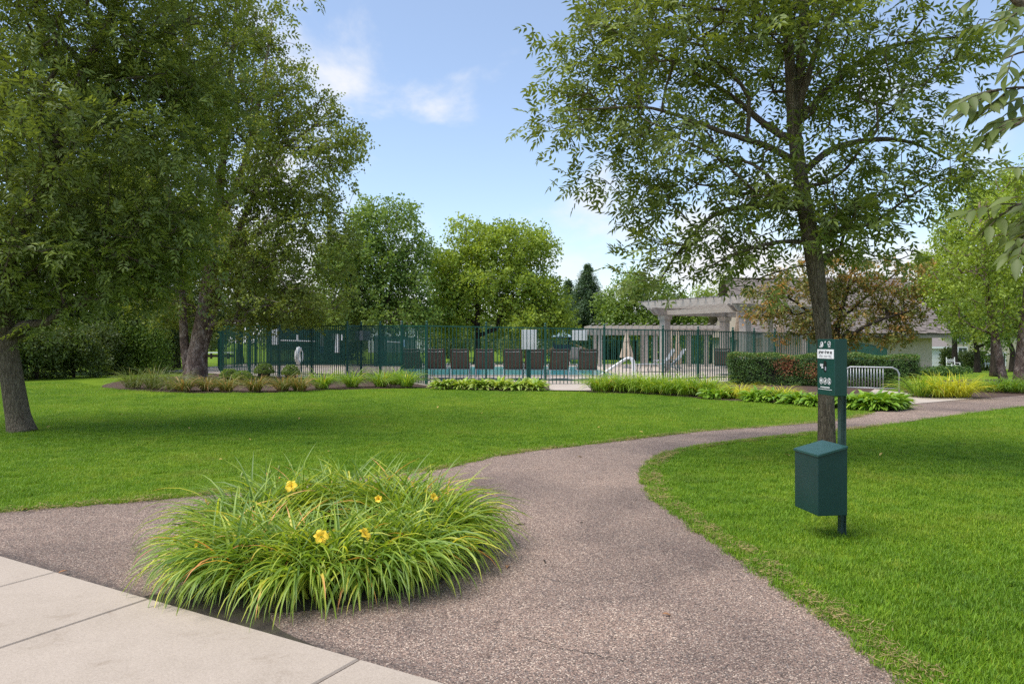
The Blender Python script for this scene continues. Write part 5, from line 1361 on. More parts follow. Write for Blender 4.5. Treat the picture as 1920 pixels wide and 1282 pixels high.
for nm, sel, mt in (('leaves', ~red, 'hedge_leaf'), ('red_leaves', red, 'hedge_red')):
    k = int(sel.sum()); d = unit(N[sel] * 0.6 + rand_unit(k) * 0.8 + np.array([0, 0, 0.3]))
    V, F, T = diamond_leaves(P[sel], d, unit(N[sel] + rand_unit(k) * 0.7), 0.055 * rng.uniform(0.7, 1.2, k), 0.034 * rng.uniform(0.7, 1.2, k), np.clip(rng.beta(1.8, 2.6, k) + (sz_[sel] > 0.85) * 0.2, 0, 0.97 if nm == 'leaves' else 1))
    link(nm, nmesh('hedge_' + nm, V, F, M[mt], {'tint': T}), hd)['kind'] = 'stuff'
cc = (ha + hb) / 2
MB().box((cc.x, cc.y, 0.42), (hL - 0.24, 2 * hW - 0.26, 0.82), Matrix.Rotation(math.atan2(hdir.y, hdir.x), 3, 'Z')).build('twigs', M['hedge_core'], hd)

# ================================================================== TREES
def WP(L, Y, k=1.0):
    out = []
    for i, q in enumerate(L):
        y = Y + (q[2] * k if len(q) > 2 else 0); out.append(np.array(W(q[0], q[1], y)))
    return out
# --- ash on the right, behind the waste station
YA = 8.3
stemsA = [(WP([(1551, 872), (1550, 840), (1549, 750), (1546, 650), (1538, 575), (1525, 475), (1511, 400), (1499, 320), (1489, 240), (1483, 150), (1477, 60), (1471, -40), (1460, -220), (1452, -380)], YA, 0.35), [0.145, 0.102, 0.088, 0.086, 0.090, 0.100, 0.088, 0.082, 0.074, 0.062, 0.055, 0.05, 0.038, 0.02]),
          (WP([(1489, 235), (1499, 150, 0.1), (1506, 40, 0.2), (1514, -120, 0.4), (1530, -300, 0.5)], YA, 0.35), [0.062, 0.06, 0.052, 0.035, 0.015]),
          (WP([(1493, 215), (1525, 110, -0.2), (1552, 45, -0.3), (1600, -20, -0.5), (1660, -110, -0.7)], YA, 0.35), [0.042, 0.035, 0.03, 0.022, 0.012]),
          (WP([(1486, 300), (1440, 275, -0.2), (1400, 262, -0.4), (1344, 244, -0.6), (1274, 218, -0.7), (1205, 201, -0.8), (1110, 205, -0.8), (1045, 210, -0.8)], YA, 0.35), [0.045, 0.038, 0.033, 0.028, 0.022, 0.016, 0.010, 0.005]),
          (WP([(1478, 262), (1430, 230, 0.4), (1370, 180, 0.8), (1290, 130, 1.1), (1210, 90, 1.3)], YA, 0.35), [0.045, 0.038, 0.03, 0.022, 0.01]),
          (WP([(1505, 392), (1440, 385, 0.2), (1362, 394, 0.4), (1318, 420, 0.4), (1270, 476, 0.4), (1237, 526, 0.4)], YA, 0.35), [0.040, 0.034, 0.028, 0.022, 0.016, 0.008]),
          (WP([(1516, 455), (1470, 453, -0.3), (1425, 461, -0.5), (1370, 480, -0.7), (1330, 500, -0.8)], YA, 0.35), [0.030, 0.024, 0.018, 0.012, 0.006]),
          (WP([(1470, 60), (1430, 38, -0.3), (1360, 20, -0.6), (1250, 10, -0.8), (1150, 20, -0.9)], YA, 0.35), [0.030, 0.024, 0.018, 0.012, 0.005]),
          (WP([(1532, 450), (1570, 435, -0.2), (1636, 418, -0.5), (1690, 380, -0.7), (1745, 345, -0.9), (1800, 330, -1.0)], YA, 0.35), [0.030, 0.024, 0.018, 0.013, 0.008, 0.004]),
          (WP([(1500, 330), (1560, 280, 0.3), (1640, 262, 0.6), (1710, 268, 0.8), (1780, 300, 0.9)], YA, 0.35), [0.045, 0.038, 0.03, 0.02, 0.01]),
          (WP([(1489, 235), (1570, 150, 0.4), (1650, 95, 0.6), (1740, 75, 0.7), (1820, 70, 0.7)], YA, 0.35), [0.042, 0.034, 0.026, 0.018, 0.008])]
blobsA = [(1180, 150, 165, 140), (1075, 200, 95, 85), (1090, 110, 60, 60), (1240, 300, 160, 90), (1165, 300, 60, 60), (1230, 400, 70, 60), (1240, 480, 85, 60), (1195, 510, 50, 30), (1340, 430, 100, 70), (1330, 510, 80, 35), (1400, 330, 110, 90),
          (1480, 130, 200, 150), (1500, 380, 150, 90), (1430, 480, 80, 50), (1690, 140, 140, 110), (1790, 90, 60, 80), (1660, 330, 150, 95), (1760, 320, 80, 70), (1620, 450, 95, 45), (1680, 460, 50, 40), (1820, 300, 40, 30), (1300, 40, 230, 110), (1480, -80, 380, 110, 0, 0.7), (1480, -240, 320, 120, 0, 0.5), (1460, -380, 180, 110, 0, 0.4)]
tree('ash_tree', 'ash tree with a slim trunk right behind the dog waste station', 'tree', (stemsA[0][0][0][0], YA, 0), stemsA, blobsA, YA, 1750,
     lambda q, o: ash_leaflets(q, o, 4, 0.23, 0.100, 0.034, 0.085), M['ash_leaf'], M['ash_bark'], bf=0.3, rtip=0.0042, depth=1.7, spacing=0.15, lump=10, fill=0.24)

# --- leaning ash on the left
YL = 11.2
stemsL = [(WP([(42, 812), (34, 780), (24, 720), (12, 640), (4, 560), (18, 480), (58, 405), (84, 345), (100, 290), (118, 242), (140, 190), (165, 120), (205, 40), (225, -60), (240, -220)], YL, -0.35), [0.215, 0.172, 0.158, 0.148, 0.138, 0.125, 0.115, 0.11, 0.105, 0.10, 0.085, 0.075, 0.06, 0.04, 0.02]),
          (WP([(122, 240), (150, 222, -0.2), (178, 200, -0.4), (205, 160, -0.6), (245, 110, -0.8), (300, 70, -1.0), (360, 30, -1.2)], YL, -0.35), [0.075, 0.065, 0.06, 0.05, 0.04, 0.025, 0.012]),
          (WP([(178, 203), (205, 195, -0.5), (240, 188, -0.7), (300, 182, -1.0), (370, 178, -1.2), (430, 190, -1.3)], YL, -0.35), [0.045, 0.04, 0.034, 0.026, 0.018, 0.008]),
          (WP([(100, 310), (130, 330, -0.4), (200, 360, -1.0), (270, 400, -1.4), (330, 440, -1.7)], YL, -0.35), [0.04, 0.034, 0.026, 0.018, 0.008]),
          (WP([(30, 460), (100, 450, 0.4), (200, 470, 0.8), (290, 500, 1.0)], YL, -0.35), [0.05, 0.04, 0.028, 0.01]),
          (WP([(8, 600), (-40, 540, -0.4), (-120, 480, -0.8), (-200, 430, -1.0)], YL, -0.35), [0.06, 0.05, 0.035, 0.015]),
          (WP([(8, 590), (40, 580, -0.8), (80, 585, -1.3), (110, 610, -1.6)], YL, -0.35), [0.03, 0.024, 0.016, 0.008]),
          (WP([(110, 270), (20, 220, 0.4), (-80, 160, 0.8), (-180, 120, 1.0)], YL, -0.35), [0.06, 0.05, 0.035, 0.015]),
          (WP([(165, 125), (100, 60, 0.6), (40, -20, 1.0)], YL, -0.35), [0.04, 0.03, 0.012])]
blobsL = [(110, 110, 190, 150), (330, 110, 130, 110), (420, 70, 80, 60), (210, 300, 210, 120), (400, 200, 80, 70), (60, 440, 140, 90), (230, 440, 170, 90), (350, 450, 75, 70), (40, 560, 110, 65), (110, 590, 40, 35), (230, 540, 110, 45), (150, 500, 150, 70), (-150, 200, 200, 200, 0, 0.6), (-120, 450, 140, 120, 0, 0.6), (200, -80, 340, 110, 0, 0.6), (200, -220, 220, 110, 0, 0.4)]
tree('ash_tree', 'leaning ash tree at the left edge of the lawn', 'tree', (stemsL[0][0][0][0], YL, 0), stemsL, blobsL, YL, 3100,
     lambda q, o: ash_leaflets(q, o, 5, 0.26, 0.110, 0.038, 0.11), M['ash_leaf'], M['ash_bark'], bf=0.3, rtip=0.005, depth=2.4, spacing=0.20)

# --- ash just outside the frame on the right, whose twigs hang into view
nb_ = np.array([3.3, 2.6, 0])
stemsN = [([nb_, nb_ + [0.0, 0, 1.0], nb_ + [0.03, 0.03, 2.2], nb_ + [0.1, 0.05, 3.4], nb_ + [0.15, 0.1, 5.2]], [0.14, 0.11, 0.10, 0.08, 0.03]),
          ([nb_ + [0.03, 0.03, 2.3], nb_ + [-0.45, -0.15, 2.55], nb_ + [-0.95, -0.3, 2.55], np.array(W(1925, 130, 2.2))], [0.05, 0.035, 0.022, 0.008]),
          ([nb_ + [0.0, 0.0, 1.75], nb_ + [-0.6, -0.2, 2.0], np.array(W(2050, 380, 2.1)), np.array(W(1935, 395, 2.05))], [0.04, 0.028, 0.016, 0.006]),
          ([nb_ + [0.02, 0.02, 2.6], nb_ + [-0.5, -0.05, 2.75], np.array(W(1985, 10, 2.5)), np.array(W(1890, -10, 2.5))], [0.045, 0.03, 0.018, 0.008])]
rootN = thing('ash_tree', 'nearest ash, its large leaves hanging in from the right edge', 'tree', tuple(nb_))
mb = MB()
for p, r_ in stemsN:
    c = catmull(p, 5); mb.tube([Vector(v) for v in c], list(np.interp(np.linspace(0, 1, len(c)), np.linspace(0, 1, len(r_)), r_)), 9)
mb.build('trunk', M['ash_bark'], rootN, smooth=True)
tw_mb = MB(); Pn, Dn, Nn, Ln, Wn, Tn = [], [], [], [], [], []
def near_leaf(b, d, L, nl=7, ll=0.066):
    d = Vector(d).normalized(); up = Vector((random.uniform(-0.4, 0.4), random.uniform(-0.7, 0.1), 1)).normalized(); sd = d.cross(up).normalized(); tone = random.uniform(0.0, 0.22)
    pts = [Vector(b) + d * (L * t) - Vector((0, 0, 0.22 * L * t * t)) for t in (0, 0.35, 0.7, 1.0)]
    tw_mb.tube(pts, [0.0022, 0.0018, 0.0014, 0.001], 4)
    for t, s in [(0.42, 1), (0.42, -1), (0.68, 1), (0.68, -1), (0.9, 1), (0.9, -1), (1.0, 0)][:nl]:
        p = Vector(b) + d * (L * t) - Vector((0, 0, 0.22 * L * t * t))
        dd = (d * (0.55 if s else 1) + sd * s * 0.7 + Vector((0, 0, -0.5)) + Vector((random.uniform(-.2, .2), random.uniform(-.2, .2), random.uniform(-.25, .2)))).normalized()
        Pn.append(p); Dn.append(dd); Nn.append((up + Vector((random.uniform(-.4, .4), random.uniform(-.4, .4), 0))).normalized()); k = random.uniform(0.75, 1.15); Ln.append(ll * k); Wn.append(0.025 * k); Tn.append(min(1, max(0, tone + random.uniform(-.15, .2))))
def near_twig(p, q, Y0, Y1, nleaf):
    a, b = W(p[0], p[1], Y0), W(q[0], q[1], Y1); m = a.lerp(b, 0.5) + Vector((0, 0, 0.03)); c = catmull([a, m, b], 5)
    tw_mb.tube([Vector(v) for v in c], list(np.linspace(0.006, 0.002, len(c))), 5)
    for k in range(nleaf):
        t = 0.25 + 0.75 * (k + random.uniform(0, 0.5)) / nleaf; v = Vector(c[min(len(c) - 1, int(t * (len(c) - 1)))]); d = (b - a).normalized()
        near_leaf(v, d + Vector((random.uniform(-.8, .8), random.uniform(-.7, .7), random.uniform(-.7, .3))), random.uniform(0.10, 0.17), 7 if random.random() < 0.6 else 5)
near_twig((1985, 20), (1885, 40), 2.4, 2.3, 5); near_twig((1990, -30), (1850, -25), 2.6, 2.5, 5); near_twig((1970, 120), (1885, 110), 2.3, 2.2, 3)
near_twig((1985, 190), (1850, 175), 2.2, 2.15, 9); near_twig((1985, 230), (1905, 235), 2.1, 2.1, 3)
near_twig((2040, 395), (1890, 390), 2.05, 2.0, 8); near_twig((1990, 420), (1900, 470), 2.0, 1.95, 4); near_twig((2000, 360), (1940, 330), 2.05, 2.0, 2)
for k in range(34):    # the part of its crown just outside the frame
    b = nb_ + np.array([random.uniform(-0.5, 1.6), random.uniform(-1.2, 1.5), random.uniform(2.3, 4.6)])
    c = Vector(nb_ + np.array([0.1, 0.05, min(4.6, b[2] - 0.3)])); tw_mb.tube([c, c.lerp(Vector(b), 0.5) + Vector((0, 0, 0.1)), Vector(b)], [0.014, 0.009, 0.004], 5)
    if (b[0] / b[1]) * FPX + 960 < 1990: continue
    for j in range(9): near_leaf(Vector(b) + Vector((random.uniform(-.25, .25), random.uniform(-.25, .25), random.uniform(-.2, .2))), (random.uniform(-1, 1), random.uniform(-1, 1), random.uniform(-.6, .3)), 0.2)
tw_mb.build('branches', M['ash_bark'], rootN, smooth=True)['kind'] = 'stuff'
# near leaflets get a proper outline: six stations
def ovate_leaves(pos, d, nrm, L, Wd, tint):
    n = len(pos); d = unit(d); side = unit(np.cross(nrm, d)); nn = np.cross(d, side); u = np.array([0, 0.12, 0.32, 0.55, 0.78, 1.0]); w = np.array([0.03, 0.55, 0.98, 0.88, 0.45, 0.0]) / 2
    C = pos[:, None] + d[:, None] * (L[:, None] * u)[:, :, None] - nn[:, None] * (L[:, None] * 0.16 * u ** 2)[:, :, None]
    A = side[:, None] * (Wd[:, None] * w)[:, :, None] + nn[:, None] * (Wd[:, None] * w * 0.35)[:, :, None]; Bm = -side[:, None] * (Wd[:, None] * w)[:, :, None] + nn[:, None] * (Wd[:, None] * w * 0.35)[:, :, None]
    V = np.stack([C + A, C, C + Bm], 2).reshape(-1, 3); q = []
    for s in range(5):
        for j in range(2): a = s * 3 + j; q.append((a, a + 1, a + 4, a + 3))
    F = (np.array(q)[None] + (np.arange(n) * 18)[:, None, None]).reshape(-1, 4)
    return V, F, np.repeat(tint, 18)
V, F, T = ovate_leaves(np.array(Pn), np.array(Dn), np.array(Nn), np.array(Ln), np.array(Wn), np.array(Tn))
link('crown', nmesh('near_ash_crown', V - nb_, F, M['ash_leaf'], {'tint': T}, smooth=True), rootN)['kind'] = 'stuff'

# --- river birch clump on the left
YB = 26.6
stemsB = [(WP([(366, 714), (368, 690), (374, 640), (382, 590), (392, 520), (404, 430), (415, 330), (426, 200), (438, 80), (446, -20)], YB, -0.4), [0.50, 0.40, 0.31, 0.27, 0.23, 0.18, 0.15, 0.11, 0.07, 0.03]),
          (WP([(354, 700), (347, 655), (344, 610), (341, 550), (330, 450), (315, 340), (305, 250)], YB, -0.4), [0.20, 0.17, 0.15, 0.13, 0.10, 0.07, 0.03]),
          (WP([(378, 660), (392, 612, -0.2), (404, 565, -0.4), (430, 480, -0.6), (470, 380, -0.8), (520, 290, -1.0), (600, 230, -1.2)], YB, -0.4), [0.20, 0.18, 0.15, 0.14, 0.11, 0.07, 0.03]),
          (WP([(404, 430), (450, 330, 0.5), (480, 220, 0.8), (500, 110, 1.0), (510, 40, 1.0)], YB, -0.4), [0.12, 0.1, 0.08, 0.05, 0.02]),
          (WP([(430, 480), (500, 430, -1.2), (580, 400, -1.8), (650, 400, -2.0)], YB, -0.4), [0.09, 0.07, 0.05, 0.02])]
blobsB = [(478, 55, 62, 75), (535, 105, 50, 50), (515, 190, 90, 80), (590, 205, 55, 50), (620, 275, 85, 52), (665, 262, 42, 26), (500, 320, 130, 90), (430, 240, 120, 140), (590, 360, 80, 50), (560, 440, 110, 80), (420, 460, 140, 90), (605, 530, 70, 55), (500, 560, 120, 45), (330, 560, 90, 50), (300, 400, 110, 110), (370, 110, 90, 110), (440, -50, 80, 60), (560, 590, 60, 26), (460, 600, 60, 22)]
tree('river_birch', 'large river birch clump with flaking trunks at the left border', 'tree', (stemsB[0][0][0][0], YB, 0), stemsB, blobsB, YB, 2700,
     lambda q, o: simple_leaves(q, o, 46, 0.105, 0.078, 0.24, 0.4, 0.45), M['birch_leaf'], M['birch_bark'], bf=0.25, rtip=0.009, depth=2.6, spacing=0.36, minr=0.006)

# --- river birch at the right edge
YR = 24.0
stemsR = [(WP([(1912, 722), (1913, 700), (1918, 640), (1926, 560), (1938, 450), (1950, 330)], YR), [0.26, 0.20, 0.17, 0.14, 0.10, 0.05]),
          (WP([(1882, 715, 0.3), (1877, 690, 0.3), (1868, 640, 0.3), (1858, 590, 0.3), (1850, 530, 0.3), (1842, 450, 0.3), (1836, 380, 0.3)], YR), [0.155, 0.125, 0.115, 0.105, 0.09, 0.07, 0.03])]
stemsR = [stemsR[1], stemsR[0]]
blobsR = [(1850, 400, 70, 55), (1800, 470, 55, 50), (1880, 480, 70, 80), (1810, 560, 60, 45), (1775, 530, 40, 40), (1890, 580, 60, 45), (1840, 605, 45, 22), (1900, 390, 60, 50), (1960, 480, 60, 90), (1930, 330, 50, 40)]
tree('river_birch', 'river birch with bare flaking stems at the right edge of the path', 'tree', (stemsR[0][0][0][0], YR, 0), stemsR, blobsR, YR, 800,
     lambda q, o: simple_leaves(q, o, 34, 0.10, 0.075, 0.22, 0.4, 0.45), M['linden_leaf'], M['birch_bark'], bf=0.3, rtip=0.008, depth=1.6, spacing=0.36, minr=0.005)

# --- bronze maple between hedge and pool house
YM = 25.2
stemsM = [(WP([(1565, 716), (1566, 680), (1568, 640), (1575, 590), (1590, 540), (1600, 490)], YM), [0.13, 0.11, 0.10, 0.075, 0.05, 0.02]),
          (WP([(1567, 665), (1545, 620), (1510, 580), (1470, 555), (1430, 550)], YM), [0.08, 0.065, 0.05, 0.035, 0.015]),
          (WP([(1568, 655), (1600, 625, -0.4), (1650, 600, -0.6), (1700, 585, -0.6)], YM), [0.075, 0.06, 0.045, 0.02]),
          (WP([(1575, 600), (1620, 560, 0.5), (1670, 520, 0.8), (1700, 500, 0.8)], YM), [0.06, 0.05, 0.035, 0.015]),
          (WP([(1566, 640), (1530, 570, 0.5), (1510, 520, 0.7), (1500, 490, 0.7)], YM), [0.06, 0.05, 0.03, 0.015])]
blobsM = [(1560, 495, 60, 30), (1500, 530, 60, 32), (1445, 560, 50, 28), (1430, 585, 30, 20), (1490, 590, 50, 28), (1610, 550, 60, 45), (1660, 590, 55, 45), (1690, 540, 50, 28), (1725, 510, 40, 22), (1620, 625, 70, 24), (1680, 630, 40, 16), (1570, 580, 50, 50), (1640, 500, 40, 20), (1470, 625, 25, 12), (1540, 615, 40, 20), (1720, 580, 28, 25)]
tree('bronze_maple', 'small spreading maple with bronze leaves in front of the pool house', 'tree', (stemsM[0][0][0][0], YM, 0), stemsM, blobsM, YM, 1050,
     lambda q, o: simple_leaves(q, o, 20, 0.105, 0.07, 0.15, 0.25, 0.6), M['maple_leaf'], M['dark_bark'], bf=0.3, rtip=0.006, depth=1.1, spacing=0.18, minr=0.004)

# --- trees beyond the pool
def far_tree(name, label, px, pbase, Y, blobs, n, k, L, lm, bm='dark_bark', r=0.2, group=None, depth=None, jit=0.35, spacing=0.42, top=None, cat='tree'):
    b = W(px, 0, Y); g = terrain(b.x, Y); top = top or (min(q[1] for q in blobs) + 20)
    base = np.array([b.x, Y, g]); tp_ = np.array(W(px, top, Y)); mid = base + (tp_ - base) * np.array([1, 1, 0.35])
    stems = [([base, base + (mid - base) * 0.4, mid, base + (tp_ - base) * 0.7 + rng.normal(0, 0.2, 3), tp_], [r * 1.4, r, r * 0.85, r * 0.5, r * 0.12])]
    return tree(name, label, cat, tuple(base), stems, blobs, Y, int(n * 1.35), lambda q, o: simple_leaves(q, o, int(k * 0.9), L, L * 0.72, jit, 0.3, 0.6), M[lm], M[bm], bf=0.25, rtip=0.012, depth=depth, spacing=spacing, minr=0.008, group=group)
GB = 'leafy trees beyond the pool'
far_tree('green_tree', 'dense tree beyond the pool, just right of the big river birch', 715, 690, 43, [(720, 430, 65, 60), (690, 500, 80, 60), (775, 480, 30, 50), (755, 540, 60, 50), (700, 575, 110, 40), (780, 575, 40, 45), (645, 500, 55, 70), (640, 585, 60, 30), (800, 590, 40, 30)], 900, 56, 0.17, 'mid_leaf', group=GB, depth=2.8, jit=0.42)
far_tree('green_tree', 'broad bright tree at the centre beyond the pool', 895, 690, 46, [(900, 450, 60, 42), (960, 465, 70, 45), (1015, 470, 36, 40), (850, 500, 40, 60), (930, 530, 110, 60), (1020, 560, 42, 60), (870, 580, 60, 40), (970, 590, 80, 30), (825, 560, 22, 50), (820, 600, 40, 26), (1000, 605, 60, 20), (1045, 590, 24, 30)], 1020, 56, 0.18, 'linden_leaf', group=GB, depth=3.2, jit=0.42)
far_tree('green_tree', 'grey-green tree behind the low pergola, right of the spruces', 1190, 690, 54, [(1185, 545, 42, 40), (1165, 580, 40, 40), (1225, 570, 50, 50), (1200, 610, 70, 30), (1270, 590, 50, 45)], 480, 50, 0.19, 'mid_leaf', group=GB, depth=2.4, jit=0.42)
far_tree('green_tree', 'light yellow-green tree seen under the tall pergola', 1335, 690, 57, [(1340, 570, 55, 40), (1372, 545, 36, 24), (1320, 610, 60, 40), (1380, 600, 40, 50)], 380, 50, 0.19, 'linden_leaf', group=GB, depth=2.2, jit=0.42)
far_tree('green_tree', 'dark tree standing between the pool house and the far houses', 1832, 690, 50, [(1830, 610, 48, 38), (1850, 570, 40, 35), (1800, 590, 30, 30), (1870, 630, 30, 25)], 330, 44, 0.16, 'mid_leaf', group='trees near the far houses', depth=1.6, jit=0.35)
far_tree('green_tree', 'dark-trunked tree at the far right behind the birch stems', 1898, 690, 54, [(1900, 600, 60, 36), (1890, 560, 60, 40), (1930, 580, 40, 50)], 330, 44, 0.17, 'wood_leaf', group='trees near the far houses', depth=1.8, jit=0.38)
far_tree('green_tree', 'slim dark-stemmed tree just behind the bare birch stem', 1864, 690, 33, [(1856, 540, 50, 50), (1880, 470, 40, 60), (1820, 500, 40, 40)], 220, 30, 0.12, 'linden_leaf', group='trees near the far houses', depth=1.4, jit=0.26, r=0.15)
far_tree('green_tree', 'tall yellow-green tree rising over the right end of the pool house', 1790, 690, 60, [(1870, 370, 60, 50), (1830, 440, 70, 60), (1780, 500, 60, 60), (1760, 560, 50, 50), (1850, 520, 60, 60), (1920, 420, 70, 80)], 560, 50, 0.22, 'linden_leaf', group='trees near the far houses', depth=3.0, jit=0.5)

# spruces: whorls of drooping boughs
def spruce(label, px, ptop, Y, hw):
    hw *= 1.55
    b = W(px, 0, Y); g = terrain(b.x, Y); zt = WZ(ptop, Y); H = zt - g; Rb = hw * Y / FPX
    t = thing('spruce', label, 'tree', (b.x, Y, g), 0, 'dark spruces beyond the pool')
    MB().tube([(0, 0, 0), (0, 0, H * 0.5), (0, 0, H)], [0.2, 0.12, 0.02], 8).build('trunk', M['dark_bark'], t, local=True)
    P, D, N = [], [], []
    for w_ in range(26):
        u = w_ / 25; z = H * (0.08 + 0.90 * u); rr = Rb * (1 - u) ** 0.85 + 0.10
        for k in range(int(13 - 7 * u)):
            a = random.uniform(0, 6.283); l = rr * random.uniform(0.7, 1.12); m = int(24 * l / Rb) + 12
            for j in range(m):
                s = (j + random.random()) / m; q = np.array([math.cos(a) * l * s, math.sin(a) * l * s, z + 0.22 * l * s * s - 0.20 * l * s])
                for e in range(9):
                    P.append(q + rng.normal(0, 0.10 + 0.05 * l, 3)); D.append(np.array([math.cos(a), math.sin(a), 0.1]) + rng.normal(0, 0.8, 3)); N.append(rng.normal(0, 0.5, 3) + np.array([0, 0, 1]))
    P, D, N = np.array(P), np.array(D), np.array(N); k = len(P)
    V, F, T = diamond_leaves(P, D, unit(N), 0.20 * rng.uniform(0.6, 1.2, k), 0.055 * rng.uniform(0.7, 1.3, k), rng.uniform(0, 1, k) ** 1.2)
    link('crown', nmesh('spruce_crown', V, F, M['needle'], {'tint': T}), t)['kind'] = 'stuff'
spruce('tall dark spruce between the bright tree and the ash', 1102, 497, 58, 48)
spruce('smaller dark spruce tucked behind the bright centre tree', 1066, 528, 61, 38)
spruce('shorter dark spruce at the right of the tall spruce', 1142, 560, 60, 36)

# woodland and shrubs at the left
GW = 'woodland trees behind the left lawn'
WL = [('woodland tree at the far left edge behind the leaning ash', 40, 31, [(40, 480, 130, 110), (10, 360, 140, 110), (60, 590, 120, 60), (-60, 560, 120, 90)], 620),
      ('woodland tree filling the gap left of the birch trunks', 215, 33, [(200, 460, 110, 100), (240, 350, 100, 100), (190, 560, 110, 60), (270, 560, 70, 60)], 620),
      ('woodland tree high behind the left ash crown', 130, 37, [(140, 260, 150, 120), (90, 150, 130, 110), (190, 380, 120, 80)], 520),
      ('woodland tree behind the river birch trunks', 330, 39, [(320, 500, 80, 80), (350, 590, 70, 50), (290, 420, 80, 70), (390, 580, 40, 45)], 520)]
WL += [('woodland tree seen through the low branches right of the birch trunks', 450, 47, [(440, 560, 90, 60), (530, 570, 90, 55), (480, 500, 90, 60), (590, 590, 70, 36)], 620)]
for lb, px, Y, bl, n in WL: far_tree('woodland_tree', lb, px, 690, Y, bl, n, 46, 0.15, 'wood_leaf', group=GW, depth=2.4, jit=0.40)
def shrub(label, px, pbase, Y, rx, ry, n, lm, L=0.11, name='shrub', group=None):
    b = W(px, 0, Y); g = terrain(b.x, Y); a = rx * Y / FPX; h = ry * 2 * Y / FPX
    t = thing(name, label, 'shrub', (b.x, Y, g), 0, group)
    P = []; c0 = np.array([0, 0, h * 0.5])
    for k in range(9):
        c = np.array([random.uniform(-0.6, 0.6) * a, random.uniform(-0.5, 0.5) * a, h * random.uniform(0.2, 0.72)]); m = n // 9
        P.append(c + rand_unit(m) * (rng.uniform(0.25, 1, m) ** 0.5)[:, None] * np.array([a * 0.5, a * 0.45, h * 0.34]) + rng.normal(0, 0.06, (m, 3)))
    P = np.concatenate(P); P[:, 2] = np.maximum(P[:, 2], 0.03); k = len(P)
    V, F, T = diamond_leaves(P, rand_unit(k) + np.array([0, 0, -0.2]), unit(rand_unit(k) * 0.8 + np.array([0, 0, 0.6])), L * rng.uniform(0.6, 1.2, k), L * 0.6 * rng.uniform(0.7, 1.2, k), rng.beta(2, 2.4, k))
    link('leaves', nmesh('shrub_leaves', V, F, M[lm], {'tint': T}), t)['kind'] = 'stuff'
    mb = MB()
    for k in range(7):
        q = P[random.randrange(len(P))]; mb.tube([(0, 0, 0), (q[0] * 0.4, q[1] * 0.4, q[2] * 0.6), tuple(q)], [0.03, 0.02, 0.006], 5)
    mb.build('stems', M['dark_bark'], t, local=True)
    return t
SL = [('dark shrub at the far left behind the leaning trunk', -20, 26, 85, 60), ('low dark shrub right of the leaning ash trunk', 70, 27, 75, 55), ('dark shrub beneath the left woodland, second from the trunk', 140, 28.5, 70, 52), ('dark shrub at the middle of the woodland edge', 200, 30.5, 66, 50), ('paler arching shrub nearest the mulch bed at the woodland edge', 258, 31.5, 62, 52), ('dark shrub at the back left of the birch trunks', 310, 35, 62, 55)]
for i, (lb, px, Y, rx, ry) in enumerate(SL): shrub(lb, px, 690, Y, rx, ry, 9000, 'wood_leaf' if i != 4 else 'mid_leaf', 0.12, group='shrubs along the woodland edge')
SR = [('low dark juniper in front of the far tan house, nearer the garage', 1780, 62, 24, 22), ('wide dark juniper in front of the far tan house, below its window', 1815, 63, 34, 20), ('dark juniper at the far house beside the small chair', 1843, 66, 22, 16), ('dark climber on the corner of the tan garage', 1785, 76, 10, 22)]
for lb, px, Y, rx, ry in SR: shrub(lb, px, 690, Y, rx, ry, 3200, 'wood_leaf', 0.22, 'juniper', 'junipers before the far house')
shrub('low spreading dark juniper at the stone corner of the pool house', 1770, 700, 35, 46, 9, 4000, 'hedge_leaf', 0.10)
# far tree line: reads as one mass
P = []
for k in range(150):
    x = random.uniform(-150, 190); y = random.uniform(105, 150); h = random.uniform(5.0, 9.0); r_ = random.uniform(4, 7); g = terrain(x, y); m = 700
    P.append(np.array([x, y, g + h * 0.5]) + rand_unit(m) * (rng.uniform(0.3, 1, m) ** 0.5)[:, None] * np.array([r_, r_, h * 0.55]))
P = np.concatenate(P); P = P[P[:, 2] > -2.5]; k = len(P)
V, F, T = diamond_leaves(P, rand_unit(k), unit(rand_unit(k) + np.array([0, -0.4, 0.6])), 0.75 * rng.uniform(0.6, 1.2, k), 0.6 * rng.uniform(0.6, 1.2, k), rng.beta(2, 2.4, k))
tag(link('treeline', nmesh('treeline', V, F, M['wood_leaf'], {'tint': T})), 'far dark line of woods along the horizon', 'woods', kind='stuff')
for i, (px, Y, rx, ry) in enumerate([(560, 52, 80, 50), (660, 56, 70, 45), (840, 62, 70, 40), (1000, 64, 70, 42)]):
    shrub('%s tall shrub from the left along the back of the pool grounds' % ords[i], px, 690, Y, rx, ry, 6500, 'wood_leaf', 0.2, 'tall_shrub', 'tall shrubs behind the far fence')

# ================================================================== GRASS BLADES
def tuft(name, nb, rad, h, w, seg):
    a = rng.uniform(0, 2 * np.pi, nb); r = rad * np.sqrt(rng.uniform(0, 1, nb)); p0 = np.stack([r * np.cos(a), r * np.sin(a), np.zeros(nb)], 1)
    V, F, T, pv = strap_leaves(p0, rng.uniform(0, 2 * np.pi, nb), np.radians(rng.uniform(48, 88, nb)), np.radians(rng.uniform(5, 75, nb)), h * rng.uniform(0.55, 1.15, nb), w * rng.uniform(0.7, 1.2, nb), rng.uniform(0, 1, nb), seg=seg, three=False, zmin=-1)
    return bpy.data.objects.new(name, nmesh(name, V, F, M['grass'], {'tint': T}))
tcol_near = bpy.data.collections.new('grass_tufts_near'); tcol_far = bpy.data.collections.new('grass_tufts_far')
for k in range(5): tcol_near.objects.link(tuft('grass_tuft', 70, 0.075, 0.040, 0.0040, 2))
for k in range(4): tcol_far.objects.link(tuft('grass_tuft_far', 60, 0.13, 0.048, 0.0075, 1))
